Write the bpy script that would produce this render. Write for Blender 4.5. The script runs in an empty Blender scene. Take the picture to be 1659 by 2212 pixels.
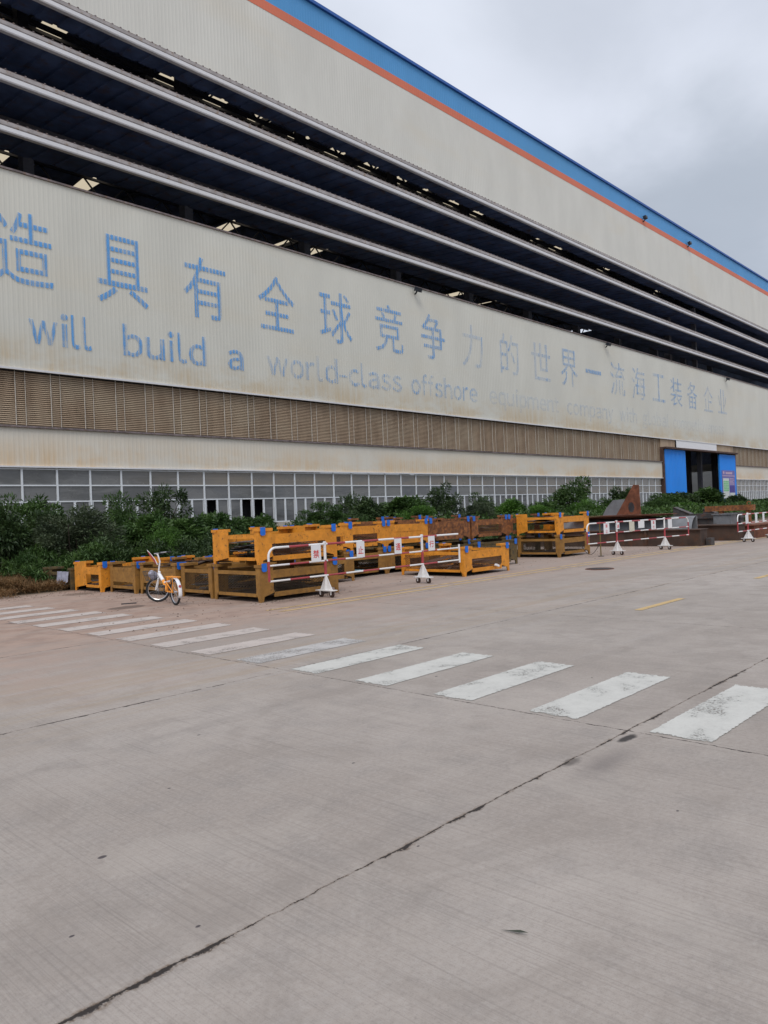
import bpy, bmesh, math, random
import numpy as np
from mathutils import Vector, Matrix
R = math.radians
sc = bpy.context.scene
col = sc.collection

# ------------------------------------------------------------------ camera
def camera():
    yaw, pitch, roll = R(43.785), R(0.331), R(-2.441)
    f = Vector((math.cos(yaw)*math.cos(pitch), math.sin(yaw)*math.cos(pitch), math.sin(pitch)))
    r = f.cross(Vector((0, 0, 1))).normalized(); u = r.cross(f)
    r2 = r*math.cos(roll)+u*math.sin(roll); u2 = -r*math.sin(roll)+u*math.cos(roll)
    cam = bpy.data.cameras.new('camera'); o = bpy.data.objects.new('camera', cam); col.objects.link(o)
    m = Matrix((r2, u2, -f)).transposed().to_4x4(); m.translation = (0, 0, 1.5)
    o.matrix_world = m
    cam.sensor_fit = 'HORIZONTAL'; cam.sensor_width = 36; cam.lens = 36*1617.94/1659
    cam.clip_end = 6000; cam.clip_start = 0.05
    sc.camera = o
camera()

# ------------------------------------------------------------------ node helper
class NT:
    def __init__(s, tree): s.t = tree; s.n = tree.nodes; s.l = tree.links
    def new(s, ty, **k):
        n = s.n.new(ty)
        for a, b in k.items(): setattr(n, a, b)
        return n
    def put(s, sock, v):
        if v is None: return
        if isinstance(v, bpy.types.NodeSocket): s.l.new(v, sock)
        elif isinstance(v, (tuple, list)):
            v = tuple(v)
            if len(sock.default_value) == 4 and len(v) == 3: v = v+(1,)
            sock.default_value = v
        else: sock.default_value = v
    def m(s, op, a, b=None, c=None, clamp=False):
        n = s.new('ShaderNodeMath', operation=op, use_clamp=clamp)
        s.put(n.inputs[0], a); s.put(n.inputs[1], b)
        if c is not None: s.put(n.inputs[2], c)
        return n.outputs[0]
    def mix(s, f, a, b, blend='MIX'):
        n = s.new('ShaderNodeMix', data_type='RGBA', blend_type=blend)
        s.put(n.inputs[0], f); s.put(n.inputs[6], a); s.put(n.inputs[7], b)
        return n.outputs[2]
    def noise(s, vec, scale, detail=4, rough=0.55, dist=0.0, out=0):
        n = s.new('ShaderNodeTexNoise'); s.put(n.inputs['Vector'], vec)
        n.inputs['Scale'].default_value = scale; n.inputs['Detail'].default_value = detail
        n.inputs['Roughness'].default_value = rough; n.inputs['Distortion'].default_value = dist
        return n.outputs[out]
    def smooth(s, v, a, b, lo=0.0, hi=1.0):
        n = s.new('ShaderNodeMapRange', interpolation_type='SMOOTHSTEP')
        s.put(n.inputs[0], v); s.put(n.inputs[1], a); s.put(n.inputs[2], b); s.put(n.inputs[3], lo); s.put(n.inputs[4], hi)
        return n.outputs[0]
    def scale(s, vec, v):
        n = s.new('ShaderNodeVectorMath', operation='MULTIPLY'); s.put(n.inputs[0], vec); n.inputs[1].default_value = v
        return n.outputs[0]
    def sep(s, v):
        n = s.new('ShaderNodeSeparateXYZ'); s.put(n.inputs[0], v); return n.outputs
    def bump(s, h, strength, dist):
        n = s.new('ShaderNodeBump'); s.put(n.inputs['Height'], h)
        n.inputs['Strength'].default_value = strength; n.inputs['Distance'].default_value = dist
        return n.outputs[0]

# ------------------------------------------------------------------ world: overcast sky + one soft sun
SUN_EL, SUN_AZ = R(52), R(215)          # azimuth measured from +X towards +Y (where the sun stands)
def world():
    w = bpy.data.worlds.new('World'); sc.world = w; w.use_nodes = True
    t = NT(w.node_tree); t.n.clear()
    sky = t.new('ShaderNodeTexSky', sky_type='NISHITA'); sky.sun_disc = False
    sky.sun_elevation = SUN_EL; sky.sun_rotation = R(90)-SUN_AZ; sky.dust_density = 2.0
    b1 = t.new('ShaderNodeBackground'); t.put(b1.inputs[0], sky.outputs[0]); b1.inputs[1].default_value = 0.07
    tc = t.new('ShaderNodeTexCoord').outputs['Generated']
    x, y, z = t.sep(tc)
    zz = t.m('ADD', t.m('MAXIMUM', z, 0.0), 0.28)
    cv = t.new('ShaderNodeCombineXYZ'); t.put(cv.inputs[0], t.m('DIVIDE', x, zz)); t.put(cv.inputs[1], t.m('DIVIDE', y, zz))
    p = cv.outputs[0]
    n1 = t.noise(p, 1.15, 6, 0.52, 0.35); n2 = t.noise(p, 3.4, 5, 0.5, 0.2)
    # one heavy bank of cloud low on the right, one smaller band higher up
    def bank(cx, cy, cz, r0, r1):
        vm = t.new('ShaderNodeVectorMath', operation='DISTANCE'); t.put(vm.inputs[0], tc); vm.inputs[1].default_value = (cx, cy, cz)
        d = t.m('ADD', vm.outputs['Value'], t.m('MULTIPLY', t.m('SUBTRACT', n2, 0.5), 0.20))
        return t.smooth(d, r0, r1, 1.0, 0.0)
    k1 = bank(0.90, 0.32, 0.30, 0.05, 0.20)
    k2 = bank(0.76, 0.40, 0.56, 0.03, 0.17)
    f = t.smooth(n1, 0.36, 0.64)
    c = t.mix(f, (0.59, 0.635, 0.725), (0.76, 0.805, 0.90))
    c = t.mix(t.m('MULTIPLY', t.smooth(n2, .35, .7), 0.30), c, (0.76, 0.80, 0.92))
    c = t.mix(t.m('MULTIPLY', k2, 0.42), c, (0.47, 0.51, 0.59))
    c = t.mix(t.m('MULTIPLY', k1, 0.80), c, (0.39, 0.44, 0.515))
    up = t.smooth(z, 0.5, 1.0, 1.0, 1.5)
    b2 = t.new('ShaderNodeBackground'); t.put(b2.inputs[0], c); t.put(b2.inputs[1], up)
    mx = t.new('ShaderNodeMixShader'); mx.inputs[0].default_value = 0.90
    t.l.new(b1.outputs[0], mx.inputs[1]); t.l.new(b2.outputs[0], mx.inputs[2])
    o = t.new('ShaderNodeOutputWorld'); t.l.new(mx.outputs[0], o.inputs[0])
    L = bpy.data.lights.new('sun', 'SUN'); L.energy = 1.25; L.angle = R(25); L.color = (1, .95, .88)
    s = bpy.data.objects.new('sun', L); col.objects.link(s)
    d = Vector((math.cos(SUN_AZ)*math.cos(SUN_EL), math.sin(SUN_AZ)*math.cos(SUN_EL), math.sin(SUN_EL)))
    s.rotation_euler = d.to_track_quat('Z', 'Y').to_euler(); s.location = (0, -20, 60)
world()
vs = sc.view_settings; vs.view_transform = 'Standard'; vs.look = 'None'; vs.exposure = 0.15; vs.gamma = 1.0
sc.cycles.max_bounces = 6; sc.cycles.diffuse_bounces = 3; sc.cycles.transparent_max_bounces = 12
random.seed(4); rng = np.random.default_rng(7)

# ------------------------------------------------------------------ object helpers
class MB:
    """collects shapes and links them as ONE mesh object"""
    def __init__(s): s.v = []; s.f = []; s.mi = []; s.cur = 0; s.sm = False
    def add(s, vs_, fs):
        b = len(s.v); s.v += [tuple(p) for p in vs_]
        for f in fs: s.f.append([b+i for i in f]); s.mi.append(s.cur)
        return s
    def box(s, x0, x1, y0, y1, z0, z1):
        return s.add([(x0,y0,z0),(x1,y0,z0),(x1,y1,z0),(x0,y1,z0),(x0,y0,z1),(x1,y0,z1),(x1,y1,z1),(x0,y1,z1)],
                     [(0,3,2,1),(4,5,6,7),(0,1,5,4),(1,2,6,5),(2,3,7,6),(3,0,4,7)])
    def quad(s, a, b, c, d): return s.add([a, b, c, d], [(0,1,2,3)])
    def bar(s, a, b, w, h=None, up=(0,0,1)):
        a = Vector(a); b = Vector(b); h = h or w; d = (b-a).normalized(); up = Vector(up)
        if abs(d.dot(up)) > .98: up = Vector((1,0,0))
        x = d.cross(up).normalized()*w/2; y = x.cross(d).normalized()*h/2
        P = [a-x-y, a+x-y, a+x+y, a-x+y, b-x-y, b+x-y, b+x+y, b-x+y]
        return s.add(P, [(0,3,2,1),(4,5,6,7),(0,1,5,4),(1,2,6,5),(2,3,7,6),(3,0,4,7)])
    def tube(s, pts, r, n=8, closed=False, caps=True):
        pts = [Vector(p) for p in pts]; m = len(pts); rings = []
        rr = r if isinstance(r, (list, tuple)) else [r]*m
        prev = None; b = len(s.v); V = []; F = []
        for i, p in enumerate(pts):
            if closed: d = pts[(i+1) % m]-pts[i-1]
            else: d = pts[min(i+1, m-1)]-pts[max(i-1, 0)]
            d.normalize()
            if prev is None:
                a = Vector((0,0,1)) if abs(d.z) < .9 else Vector((1,0,0)); x = d.cross(a).normalized()
            else: x = (prev-d*prev.dot(d)).normalized()
            prev = x; y = d.cross(x)
            for k in range(n):
                t = 2*math.pi*k/n; V.append(p+(x*math.cos(t)+y*math.sin(t))*rr[i])
        for i in range(m if closed else m-1):
            j = (i+1) % m
            for k in range(n): F.append((i*n+k, i*n+(k+1) % n, j*n+(k+1) % n, j*n+k))
        if caps and not closed:
            F.append(tuple(range(n-1, -1, -1))); F.append(tuple(range((m-1)*n, m*n)))
        return s.add(V, F)
    def prism(s, poly, o, u, w, nrm, t):
        """polygon (2D) on plane o + a*u + b*w, extruded t along nrm"""
        o = Vector(o); u = Vector(u); w = Vector(w); nrm = Vector(nrm)*t; n = len(poly)
        A = [o+u*a+w*b for a, b in poly]; B = [p+nrm for p in A]
        F = [tuple(range(n)), tuple(range(2*n-1, n-1, -1))]+[(i, (i+n), (i+1) % n+n, (i+1) % n) for i in range(n)]
        return s.add(A+B, F)
    def disc(s, c, ax, r, t, n=24, r_in=0):
        c = Vector(c); ax = Vector(ax).normalized(); a = Vector((0,0,1)) if abs(ax.z) < .9 else Vector((1,0,0))
        x = ax.cross(a).normalized(); y = ax.cross(x)
        poly = [(r*math.cos(2*math.pi*i/n), r*math.sin(2*math.pi*i/n)) for i in range(n)]
        return s.prism(poly, c-ax*t/2, x, y, ax, t)
    def build(s, name, mats, parent=None, smooth=False, loc=None, rot=None, fix=True):
        me = bpy.data.meshes.new(name); me.from_pydata([tuple(p) for p in s.v], [], s.f)
        if not isinstance(mats, (list, tuple)): mats = [mats]
        for m in mats: me.materials.append(m)
        if len(mats) > 1: me.polygons.foreach_set('material_index', s.mi)
        if fix:
            bm = bmesh.new(); bm.from_mesh(me); bmesh.ops.recalc_face_normals(bm, faces=bm.faces); bm.to_mesh(me); bm.free()
        if smooth:
            me.polygons.foreach_set('use_smooth', [True]*len(me.polygons))
            try: me.set_sharp_from_angle(angle=R(40))
            except Exception: pass
        me.update()
        o = bpy.data.objects.new(name, me); col.objects.link(o)
        if parent: o.parent = parent
        if loc: o.location = loc
        if rot: o.rotation_euler = rot
        return o
def tag(o, label=None, cat=None, group=None, kind=None):
    if label: o['label'] = label
    if cat: o['category'] = cat
    if group: o['group'] = group
    if kind: o['kind'] = kind
    return o
def thing(name, label, cat, loc=(0,0,0), rz=0, group=None):
    o = bpy.data.objects.new(name, None); col.objects.link(o); o.location = loc; o.rotation_euler = (0,0,rz)
    o.empty_display_size = .2
    return tag(o, label, cat, group)
def link_copy(src, parent, loc=None):
    c = src.copy(); col.objects.link(c); pi_ = src.matrix_parent_inverse.copy(); c.parent = parent; c.matrix_parent_inverse = pi_
    if loc is not None: c.location = loc
    return c

# ------------------------------------------------------------------ materials
def new_mat(name):
    m = bpy.data.materials.new(name); m.use_nodes = True; t = NT(m.node_tree)
    return m, t, t.n['Principled BSDF']
def coords(t, kind='pos'):
    if kind == 'pos': return t.new('ShaderNodeNewGeometry').outputs['Position']
    return t.new('ShaderNodeTexCoord').outputs['Object']
def plain(name, c, rough=.6, metal=0.0, var=.12, scale=6.0, c2=None, thr=(.5,.7), bump=0, spec=.4, amt=1.0):
    m, t, p = new_mat(name); v = coords(t)
    n = t.noise(v, scale, 5, .6)
    base = t.mix(t.smooth(n, .3, .7), tuple(k*(1-var) for k in c), tuple(min(1, k*(1+var)) for k in c))
    if c2:
        n2 = t.noise(v, scale*2.3, 7, .68)
        base = t.mix(t.m('MULTIPLY', t.smooth(n2, thr[0], thr[1]), amt), base, c2)
    t.put(p.inputs['Base Color'], base); p.inputs['Roughness'].default_value = rough
    p.inputs['Metallic'].default_value = metal; p.inputs['Specular IOR Level'].default_value = spec
    if bump: t.put(p.inputs['Normal'], t.bump(t.noise(v, scale*6, 4, .6), bump, .01))
    return m
RUST = (0.13, 0.052, 0.025)
M = {}
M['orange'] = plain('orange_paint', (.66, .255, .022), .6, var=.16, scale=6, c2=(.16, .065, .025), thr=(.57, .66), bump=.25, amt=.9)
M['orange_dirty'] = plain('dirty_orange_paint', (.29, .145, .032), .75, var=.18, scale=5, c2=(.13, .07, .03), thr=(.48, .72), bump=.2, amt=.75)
M['orange_old'] = plain('old_rusty_orange_paint', (.30, .115, .035), .8, var=.3, scale=4, c2=RUST, thr=(.38, .62), bump=.25)
M['olive'] = plain('weathered_olive_brown_paint', (.13, .085, .03), .85, var=.3, scale=4, c2=(.06, .05, .03), thr=(.4, .65), bump=.2)
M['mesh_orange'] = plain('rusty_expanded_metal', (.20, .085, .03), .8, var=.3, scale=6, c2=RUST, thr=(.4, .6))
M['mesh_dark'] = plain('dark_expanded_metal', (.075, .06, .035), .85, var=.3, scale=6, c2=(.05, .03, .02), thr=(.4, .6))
M['tab_blue'] = plain('blue_tab_paint', (.012, .145, .60), .5, var=.12)
M['steel_dark'] = plain('dark_steel', (.055, .05, .05), .6, var=.35, scale=3, c2=(.11, .05, .03), thr=(.5, .7), bump=.1)
M['steel_brown'] = plain('brown_rusted_steel', (.060, .037, .027), .8, var=.35, scale=1.6, c2=(.10, .042, .022), thr=(.48, .7), bump=.2)
M['steel_grey'] = plain('grey_primer_steel', (.17, .175, .185), .5, var=.25, scale=1.5, c2=(.12, .06, .04), thr=(.56, .74), bump=.05)
M['rust'] = plain('red_rust', (.17, .062, .033), .9, var=.3, scale=3, c2=(.09, .035, .02), thr=(.45, .7), bump=.3)
M['scrap'] = plain('scrap_steel', (.075, .078, .08), .5, var=.5, scale=7, c2=(.10, .05, .03), thr=(.5, .68))
M['white_paint'] = plain('white_paint', (.74, .73, .72), .45, var=.04, scale=5, c2=(.42, .36, .30), thr=(.62, .8), amt=.7)
M['red_paint'] = plain('red_paint', (.36, .05, .06), .45, var=.12, scale=5, c2=(.30, .12, .10), thr=(.6, .8))
M['board'] = plain('white_board', (.74, .74, .75), .5, var=.03, scale=4, c2=(.52, .48, .42), thr=(.62, .85), amt=.6)
M['board_cream'] = plain('cream_board', (.58, .55, .45), .6, var=.06, scale=6, c2=(.34, .26, .16), thr=(.55, .75))
M['red_ink'] = plain('red_lettering', (.60, .05, .055), .5, var=.1, scale=30, c2=(.74, .55, .55), thr=(.55, .7), amt=.7)
M['rubber'] = plain('black_rubber', (.022, .022, .024), .75, var=.2)
M['caster_brown'] = plain('brown_caster_wheel', (.055, .03, .022), .6, var=.2)
M['chrome'] = plain('bright_metal', (.55, .55, .56), .3, metal=.9, var=.05)
M['frame_white'] = plain('white_window_frame', (.66, .69, .72), .5, var=.04, scale=2)
M['dark_gap'] = plain('dark_backing', (.035, .035, .04), .8)
M['truss'] = plain('truss_steel', (.09, .09, .105), .7)
M['hall_dark'] = plain('hall_lining', (.26, .32, .46), .85, var=.3, scale=.4)
M['hall_pale'] = plain('pale_hall_wall', (.55, .56, .58), .8, var=.1, scale=.2)
M['brown_trim'] = plain('rusty_brown_trim', (.08, .045, .035), .85, var=.3, scale=2)
M['bike_orange'] = plain('bicycle_orange_paint', (.80, .30, .03), .4, var=.05)
M['bike_white'] = plain('bicycle_white_paint', (.78, .78, .80), .35, var=.03)
M['lamp_dark'] = plain('dark_fixture', (.02, .025, .035), .5)
M['pole_olive'] = plain('olive_pole', (.16, .12, .04), .7)
M['bark'] = plain('bark', (.07, .055, .04), .9, var=.3, scale=8)
M['cloth'] = plain('grey_cloth', (.33, .33, .40), .9, var=.15, scale=12)
M['pale_blue'] = plain('pale_blue_sheet', (.42, .62, .70), .5)
M['sign_purple'] = plain('violet_board', (.16, .15, .42), .55, var=.12, scale=1)
M['sign_deep'] = plain('deep_violet_panel', (.06, .04, .26), .55)
M['sign_white'] = plain('pale_panel', (.60, .64, .62), .55)
M['sign_green'] = plain('green_panel', (.22, .55, .27), .55, var=.2, scale=3)
M['sign_pink'] = plain('pale_pink_print', (.62, .45, .55), .55)
M['plinth'] = plain('plinth_render', (.42, .38, .32), .85, var=.12, scale=1.5)
M['curtain'] = plain('dusty_blind', (.30, .28, .25), .9, var=.15, scale=3)

M['rod'] = plain('dull_rod', (.56, .52, .46), .7, var=.15)
def cladding(name, c, stain=(.52, .40, .24), stain_z=None, streak=.25, joint=None):
    """painted corrugated sheet; stain_z = (z0, z1) rust runs that start at z0 and fade at z1"""
    m, t, p = new_mat(name); v = coords(t); x, y, z = t.sep(v)
    n = t.noise(t.scale(v, (.35, .35, .12)), 1, 5, .6)
    base = t.mix(t.smooth(n, .3, .7), tuple(k*.95 for k in c), tuple(min(1, k*1.04) for k in c))
    st = t.noise(t.scale(v, (5.0, 5.0, .22)), 1, 5, .65)
    base = t.mix(t.m('MULTIPLY', t.smooth(st, .52, .8), streak), base, tuple(k*.72 for k in c))
    big = t.noise(t.scale(v, (.07, .07, .22)), 1.0, 4, .6)
    base = t.mix(t.m('MULTIPLY', t.smooth(big, .50, .72), .28), base, (c[0]*1.0, c[1]*.90, c[2]*.76))
    if stain_z:
        zf = t.smooth(z, stain_z[0], stain_z[1], 1.0, 0.0)
        big2 = t.noise(t.scale(v, (.22, .22, .5)), 1.0, 4, .65); fine = t.noise(t.scale(v, (3.5, 3.5, .3)), 1, 4, .6)
        k = t.m('MULTIPLY', zf, t.m('MULTIPLY', t.smooth(big2, .32, .62), t.smooth(fine, .10, .7)))
        base = t.mix(t.m('MULTIPLY', k, .85), base, stain)
    t.put(p.inputs['Base Color'], base); p.inputs['Roughness'].default_value = .55; p.inputs['Specular IOR Level'].default_value = .3
    return m
CREAM = (.615, .605, .54)
M['cream_top'] = cladding('cream_cladding', (.635, .625, .57), streak=.05)
M['cream_panel'] = cladding('cream_panel_cladding', CREAM, stain_z=(9.9, 12.5), streak=.10)
M['cream_band'] = cladding('cream_band_cladding', (.66, .62, .54), stain=(.64, .45, .25), stain_z=(4.7, 7.2), streak=.10)
M['blue_fascia'] = cladding('blue_fascia_cladding', (.085, .30, .60), streak=.08)
M['orange_band'] = cladding('orange_stripe_cladding', (.62, .17, .095), streak=.08)
M['cap_blue'] = plain('dark_blue_cap', (.02, .10, .36), .5, var=.05)
M['door_blue'] = cladding('blue_door_sheet', (.025, .26, .82), streak=.08)
M['lip_white'] = cladding('white_gutter_paint', (.66, .66, .68), stain=(.4, .3, .2), streak=.45)
M['lip_edge2'] = plain('weathered_upper_rail', (.36, .335, .33), .75, var=.2, scale=1.2, c2=(.26, .19, .14), thr=(.5, .7))
M['lip_edge'] = plain('grey_brown_rail_edge', (.17, .14, .14), .8, var=.4, scale=3, c2=(.20, .12, .07), thr=(.5, .7))
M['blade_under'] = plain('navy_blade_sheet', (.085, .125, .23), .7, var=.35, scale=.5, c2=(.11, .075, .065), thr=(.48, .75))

def mat_louver():
    m, t, p = new_mat('brown_louver_slats'); v = coords(t); x, y, z = t.sep(v)
    n = t.noise(t.scale(v, (1.3, 1.3, .25)), 1, 5, .65); n2 = t.noise(t.scale(v, (.25, .25, .3)), 1, 4, .6)
    b = t.mix(t.smooth(n, .35, .7), (.44, .325, .22), (.31, .22, .145))
    b = t.mix(t.m('MULTIPLY', t.smooth(n2, .42, .68), .6), b, (.47, .38, .27))
    t.put(p.inputs['Base Color'], b); p.inputs['Roughness'].default_value = .8
    return m
M['louver'] = mat_louver()
def mat_glass():
    m, t, p = new_mat('glass_painted_reflections'); v = coords(t)  # window glass with reflections put into its base colour
    n = t.noise(t.scale(v, (.5, .5, .8)), 1, 5, .6)
    c = t.mix(t.smooth(n, .3, .7), (.085, .092, .105), (.155, .158, .160))
    oi = t.new('ShaderNodeObjectInfo').outputs['Random']
    c = t.mix(t.m('MULTIPLY', oi, .55), c, (.24, .235, .215))
    lo = t.noise(t.scale(v, (.16, .16, .9)), 1, 5, .7, .6); c = t.mix(t.m('MULTIPLY', t.smooth(lo, .46, .62), .55), c, (.05, .052, .05))  # dark reflections painted as patches in the panes
    x, y, z = t.sep(v)
    sl = t.smooth(t.m('ABSOLUTE', t.m('SUBTRACT', t.m('FRACT', t.m('MULTIPLY', z, 11.0)), .5)), .12, .38)
    bl = t.mix(t.m('MULTIPLY', sl, .5), (.225, .195, .155), (.12, .105, .09))  # beige slats: blinds and louvre reflection painted into the panes
    row = t.m('MAXIMUM', t.m('MULTIPLY', t.smooth(z, 3.86, 3.9), t.smooth(x, 18, 27)), t.m('MULTIPLY', t.smooth(z, 3.0, 3.04), t.smooth(x, 48, 70)))
    c = t.mix(t.m('MULTIPLY', row, t.smooth(t.noise(t.scale(v, (.4, .4, 1.5)), 1, 4, .6), .3, .6, .35, .95)), c, bl)
    t.put(p.inputs['Base Color'], c); t.put(p.inputs['Roughness'], t.smooth(n, .3, .7, .12, .35)); p.inputs['Specular IOR Level'].default_value = .55
    return m
M['glass'] = mat_glass()
def mat_skylight():
    m, t, p = new_mat('translucent_skylight'); t.n.remove(p)
    tr = t.new('ShaderNodeBsdfTranslucent'); tr.inputs[0].default_value = (.50, .42, .29, 1)
    t.l.new(tr.outputs[0], t.n['Material Output'].inputs[0]); return m
M['skylight'] = mat_skylight()

def mat_paint(name, c, keep, ribs=True, rag=.12):
    """worn paint: what has flaked off is transparent"""
    m, t, p = new_mat(name); v = coords(t); x, y, z = t.sep(v)
    t.put(p.inputs['Base Color'], c); p.inputs['Roughness'].default_value = .7
    n = t.noise(v, 1.1, 6, .72)
    a = t.smooth(n, 1-keep-.22, 1-keep+.22)
    if ribs:
        fr = t.m('FRACT', t.m('MULTIPLY', x, 4.0))
        flat = t.smooth(t.m('ABSOLUTE', t.m('SUBTRACT', fr, .5)), .26, .40, 1.0, .25)
        st = t.noise(t.scale(v, (4.2, 4.2, .10)), 1, 4, .7)
        a = t.m('MULTIPLY_ADD', t.smooth(n, .30, .62), .55, .45)
        a = t.m('MULTIPLY', a, flat); a = t.m('MULTIPLY', a, t.smooth(st, .70-keep*.62, .92-keep*.50, .10+keep*.28, 1.0))
        a = t.m('MULTIPLY', a, min(1.0, .40+keep*.80))
    else:
        f2 = t.noise(v, 26, 5, .7); a = t.m('MULTIPLY', a, t.smooth(f2, .28, .42))
    t.put(p.inputs['Alpha'], t.m('MULTIPLY', a, .93)); return m

# ------------------------------------------------------------------ ground
def mat_ground():
    m, t, p = new_mat('concrete_paving'); v = coords(t); x, y, z = t.sep(v)
    nb = t.noise(v, .45, 6, .6, .4); nm = t.noise(v, 2.6, 6, .65); nf = t.noise(v, 38, 6, .8); nff = t.noise(v, 160, 3, .7)
    c = t.mix(t.smooth(nb, .32, .68), (.305, .262, .228), (.385, .338, .300))
    c = t.mix(t.m('MULTIPLY', t.smooth(nm, .42, .72), .42), c, (.22, .20, .185))
    c = t.mix(t.m('MULTIPLY', t.smooth(nf, .46, .66), .40), c, (.40, .365, .335))
    c = t.mix(t.m('MULTIPLY', t.smooth(nf, .34, .50, 1.0, 0.0), .38), c, (.205, .18, .165))
    c = t.mix(t.m('MULTIPLY', t.smooth(nff, .56, .68), .45), c, (.15, .135, .125))
    wn = t.new('ShaderNodeTexWhiteNoise', noise_dimensions='2D'); sv = t.new('ShaderNodeCombineXYZ')
    t.put(sv.inputs[0], t.m('FLOOR', t.m('DIVIDE', t.m('SUBTRACT', x, 4.70), 4.62))); t.put(sv.inputs[1], t.m('FLOOR', t.m('DIVIDE', t.m('SUBTRACT', y, 2.34), 3.63)))
    t.put(wn.inputs['Vector'], sv.outputs[0])
    c = t.mix(t.m('MULTIPLY', wn.outputs[0], .22), c, (.235, .205, .175))
    pn = t.noise(v, 1.15, 7, .68, .8)
    c = t.mix(t.m('MULTIPLY', t.smooth(pn, .52, .62), .30), c, (.225, .192, .165))
    c = t.mix(t.m('MULTIPLY', t.smooth(pn, .36, .45, 1.0, 0.0), .22), c, (.42, .375, .33))
    # broom lines run across the road
    sx = t.new('ShaderNodeCombineXYZ')
    wob = t.m('ADD', x, t.m('MULTIPLY', t.noise(v, .8, 2, .5), .05))
    t.put(sx.inputs[0], t.m('MULTIPLY', wob, 55)); t.put(sx.inputs[1], t.m('MULTIPLY', y, .9))
    br = t.noise(sx.outputs[0], 1.0, 3, .6)
    patch = t.smooth(t.noise(v, .9, 3, .5), .34, .58, .25, 1.0)
    c = t.mix(t.m('MULTIPLY', t.m('MULTIPLY', t.smooth(br, .55, .72), patch), .30), c, (.15, .13, .115))
    sx2 = t.new('ShaderNodeCombineXYZ'); t.put(sx2.inputs[0], t.m('MULTIPLY', t.m('ADD', x, t.m('MULTIPLY', y, .02)), 120)); t.put(sx2.inputs[1], t.m('MULTIPLY', y, .6))
    br2 = t.noise(sx2.outputs[0], 1.0, 2, .5); nearw = t.m('MULTIPLY', t.smooth(y, 3.5, 8, 1.0, .2), t.smooth(x, 6, 12, 1.0, .2))
    c = t.mix(t.m('MULTIPLY', t.m('MULTIPLY', t.smooth(br2, .50, .66), nearw), .22), c, (.165, .14, .125))
    # tyre tracks along the road (faint, long)
    sy = t.new('ShaderNodeCombineXYZ')
    t.put(sy.inputs[0], t.m('MULTIPLY', x, .10)); t.put(sy.inputs[1], t.m('MULTIPLY', y, 3.2))
    tk = t.noise(sy.outputs[0], 1.0, 5, .65, .5)
    c = t.mix(t.m('MULTIPLY', t.smooth(tk, .52, .72), .22), c, (.20, .175, .155))
    c = t.mix(t.m('MULTIPLY', t.smooth(tk, .30, .44, 1.0, 0.0), .16), c, (.36, .335, .315))
    # red earth worked into the apron beside the hall
    wy = t.m('ADD', y, t.m('ADD', t.m('MULTIPLY', t.m('SUBTRACT', nb, .5), 7.0), t.m('MULTIPLY', t.m('SUBTRACT', nm, .5), 3.0)))
    leftw = t.smooth(t.m('ADD', x, t.m('MULTIPLY', t.m('SUBTRACT', nb, .5), 4.0)), 6.0, 15.0, 1.0, 0.55)
    red = t.m('MULTIPLY', t.smooth(wy, 5.5, 12.0), leftw)
    red = t.m('MULTIPLY', red, t.smooth(tk, .30, .60, .55, 1.0))
    c = t.mix(t.m('MULTIPLY', red, .80), c, t.mix(t.smooth(nm, .35, .65), (.25, .150, .108), (.36, .235, .175)))
    c = t.mix(t.m('MULTIPLY', t.m('MULTIPLY', t.smooth(wy, 8.5, 10.5), t.smooth(nm, .35, .65)), .35), c, (.36, .27, .22))
    # ochre dust along the kerbside lane
    och = t.m('MULTIPLY', t.smooth(t.m('ABSOLUTE', t.m('SUBTRACT', y, 6.6)), .2, 1.8, 1.0, 0.0), t.smooth(tk, .46, .62))
    c = t.mix(t.m('MULTIPLY', och, .35), c, (.33, .25, .17))
    # dirt: far soil beyond the apron
    soil = t.smooth(t.m('ADD', y, t.m('MULTIPLY', nm, .8)), 18.2, 19.4)
    c = t.mix(soil, c, (.115, .085, .05))
    # stains with shapes of their own
    wv = t.new('ShaderNodeVectorMath', operation='ADD'); t.put(wv.inputs[0], v)
    dn = t.new('ShaderNodeVectorMath', operation='SCALE')
    t.put(dn.inputs[0], t.noise(v, 5, 4, .6, out=1)); dn.inputs['Scale'].default_value = .10; t.put(wv.inputs[1], dn.outputs[0])
    qx, qy, qz = t.sep(wv.outputs[0])
    def blob(cx, cy, rx, ry, colr, amt, soft=.5, wob=True):
        nonlocal c
        X, Y = (qx, qy) if wob else (x, y)
        off = .05 if wob else 0
        a = t.m('POWER', t.m('DIVIDE', t.m('SUBTRACT', X, cx+off), rx), 2); b = t.m('POWER', t.m('DIVIDE', t.m('SUBTRACT', Y, cy+off), ry), 2)
        d = t.m('SQRT', t.m('ADD', a, b))
        c = t.mix(t.m('MULTIPLY', t.smooth(d, 1-soft, 1.0, 1.0, 0.0), amt), c, colr)
    DARK = (.035, .03, .028)
    blob(4.54, 2.27, .13, .05, DARK, .95, .5); blob(4.05, 2.15, .50, .14, (.15, .13, .12), .55, .95)
    blob(3.93, 2.31, .12, .05, (.10, .085, .075), .8, .6)
    blob(5.15, 13.05, .75, .26, (.085, .062, .055), .85, .4); blob(6.75, 13.25, .42, .30, (.115, .080, .062), .85, .3)
    blob(7.6, 17.2, .5, .5, (.12, .085, .06), .7, .6)
    for (bx, by, br_) in SPOTS: blob(bx, by, br_, br_*.7, (.05, .04, .045), .9, .4, False)
    # joints of the slabs
    jn = t.noise(v, 17, 6, .8); jl = t.noise(v, 1.3, 3, .6); jw = t.noise(v, 2.2, 5, .7); jk = t.noise(v, 7.5, 5, .7)
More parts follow.
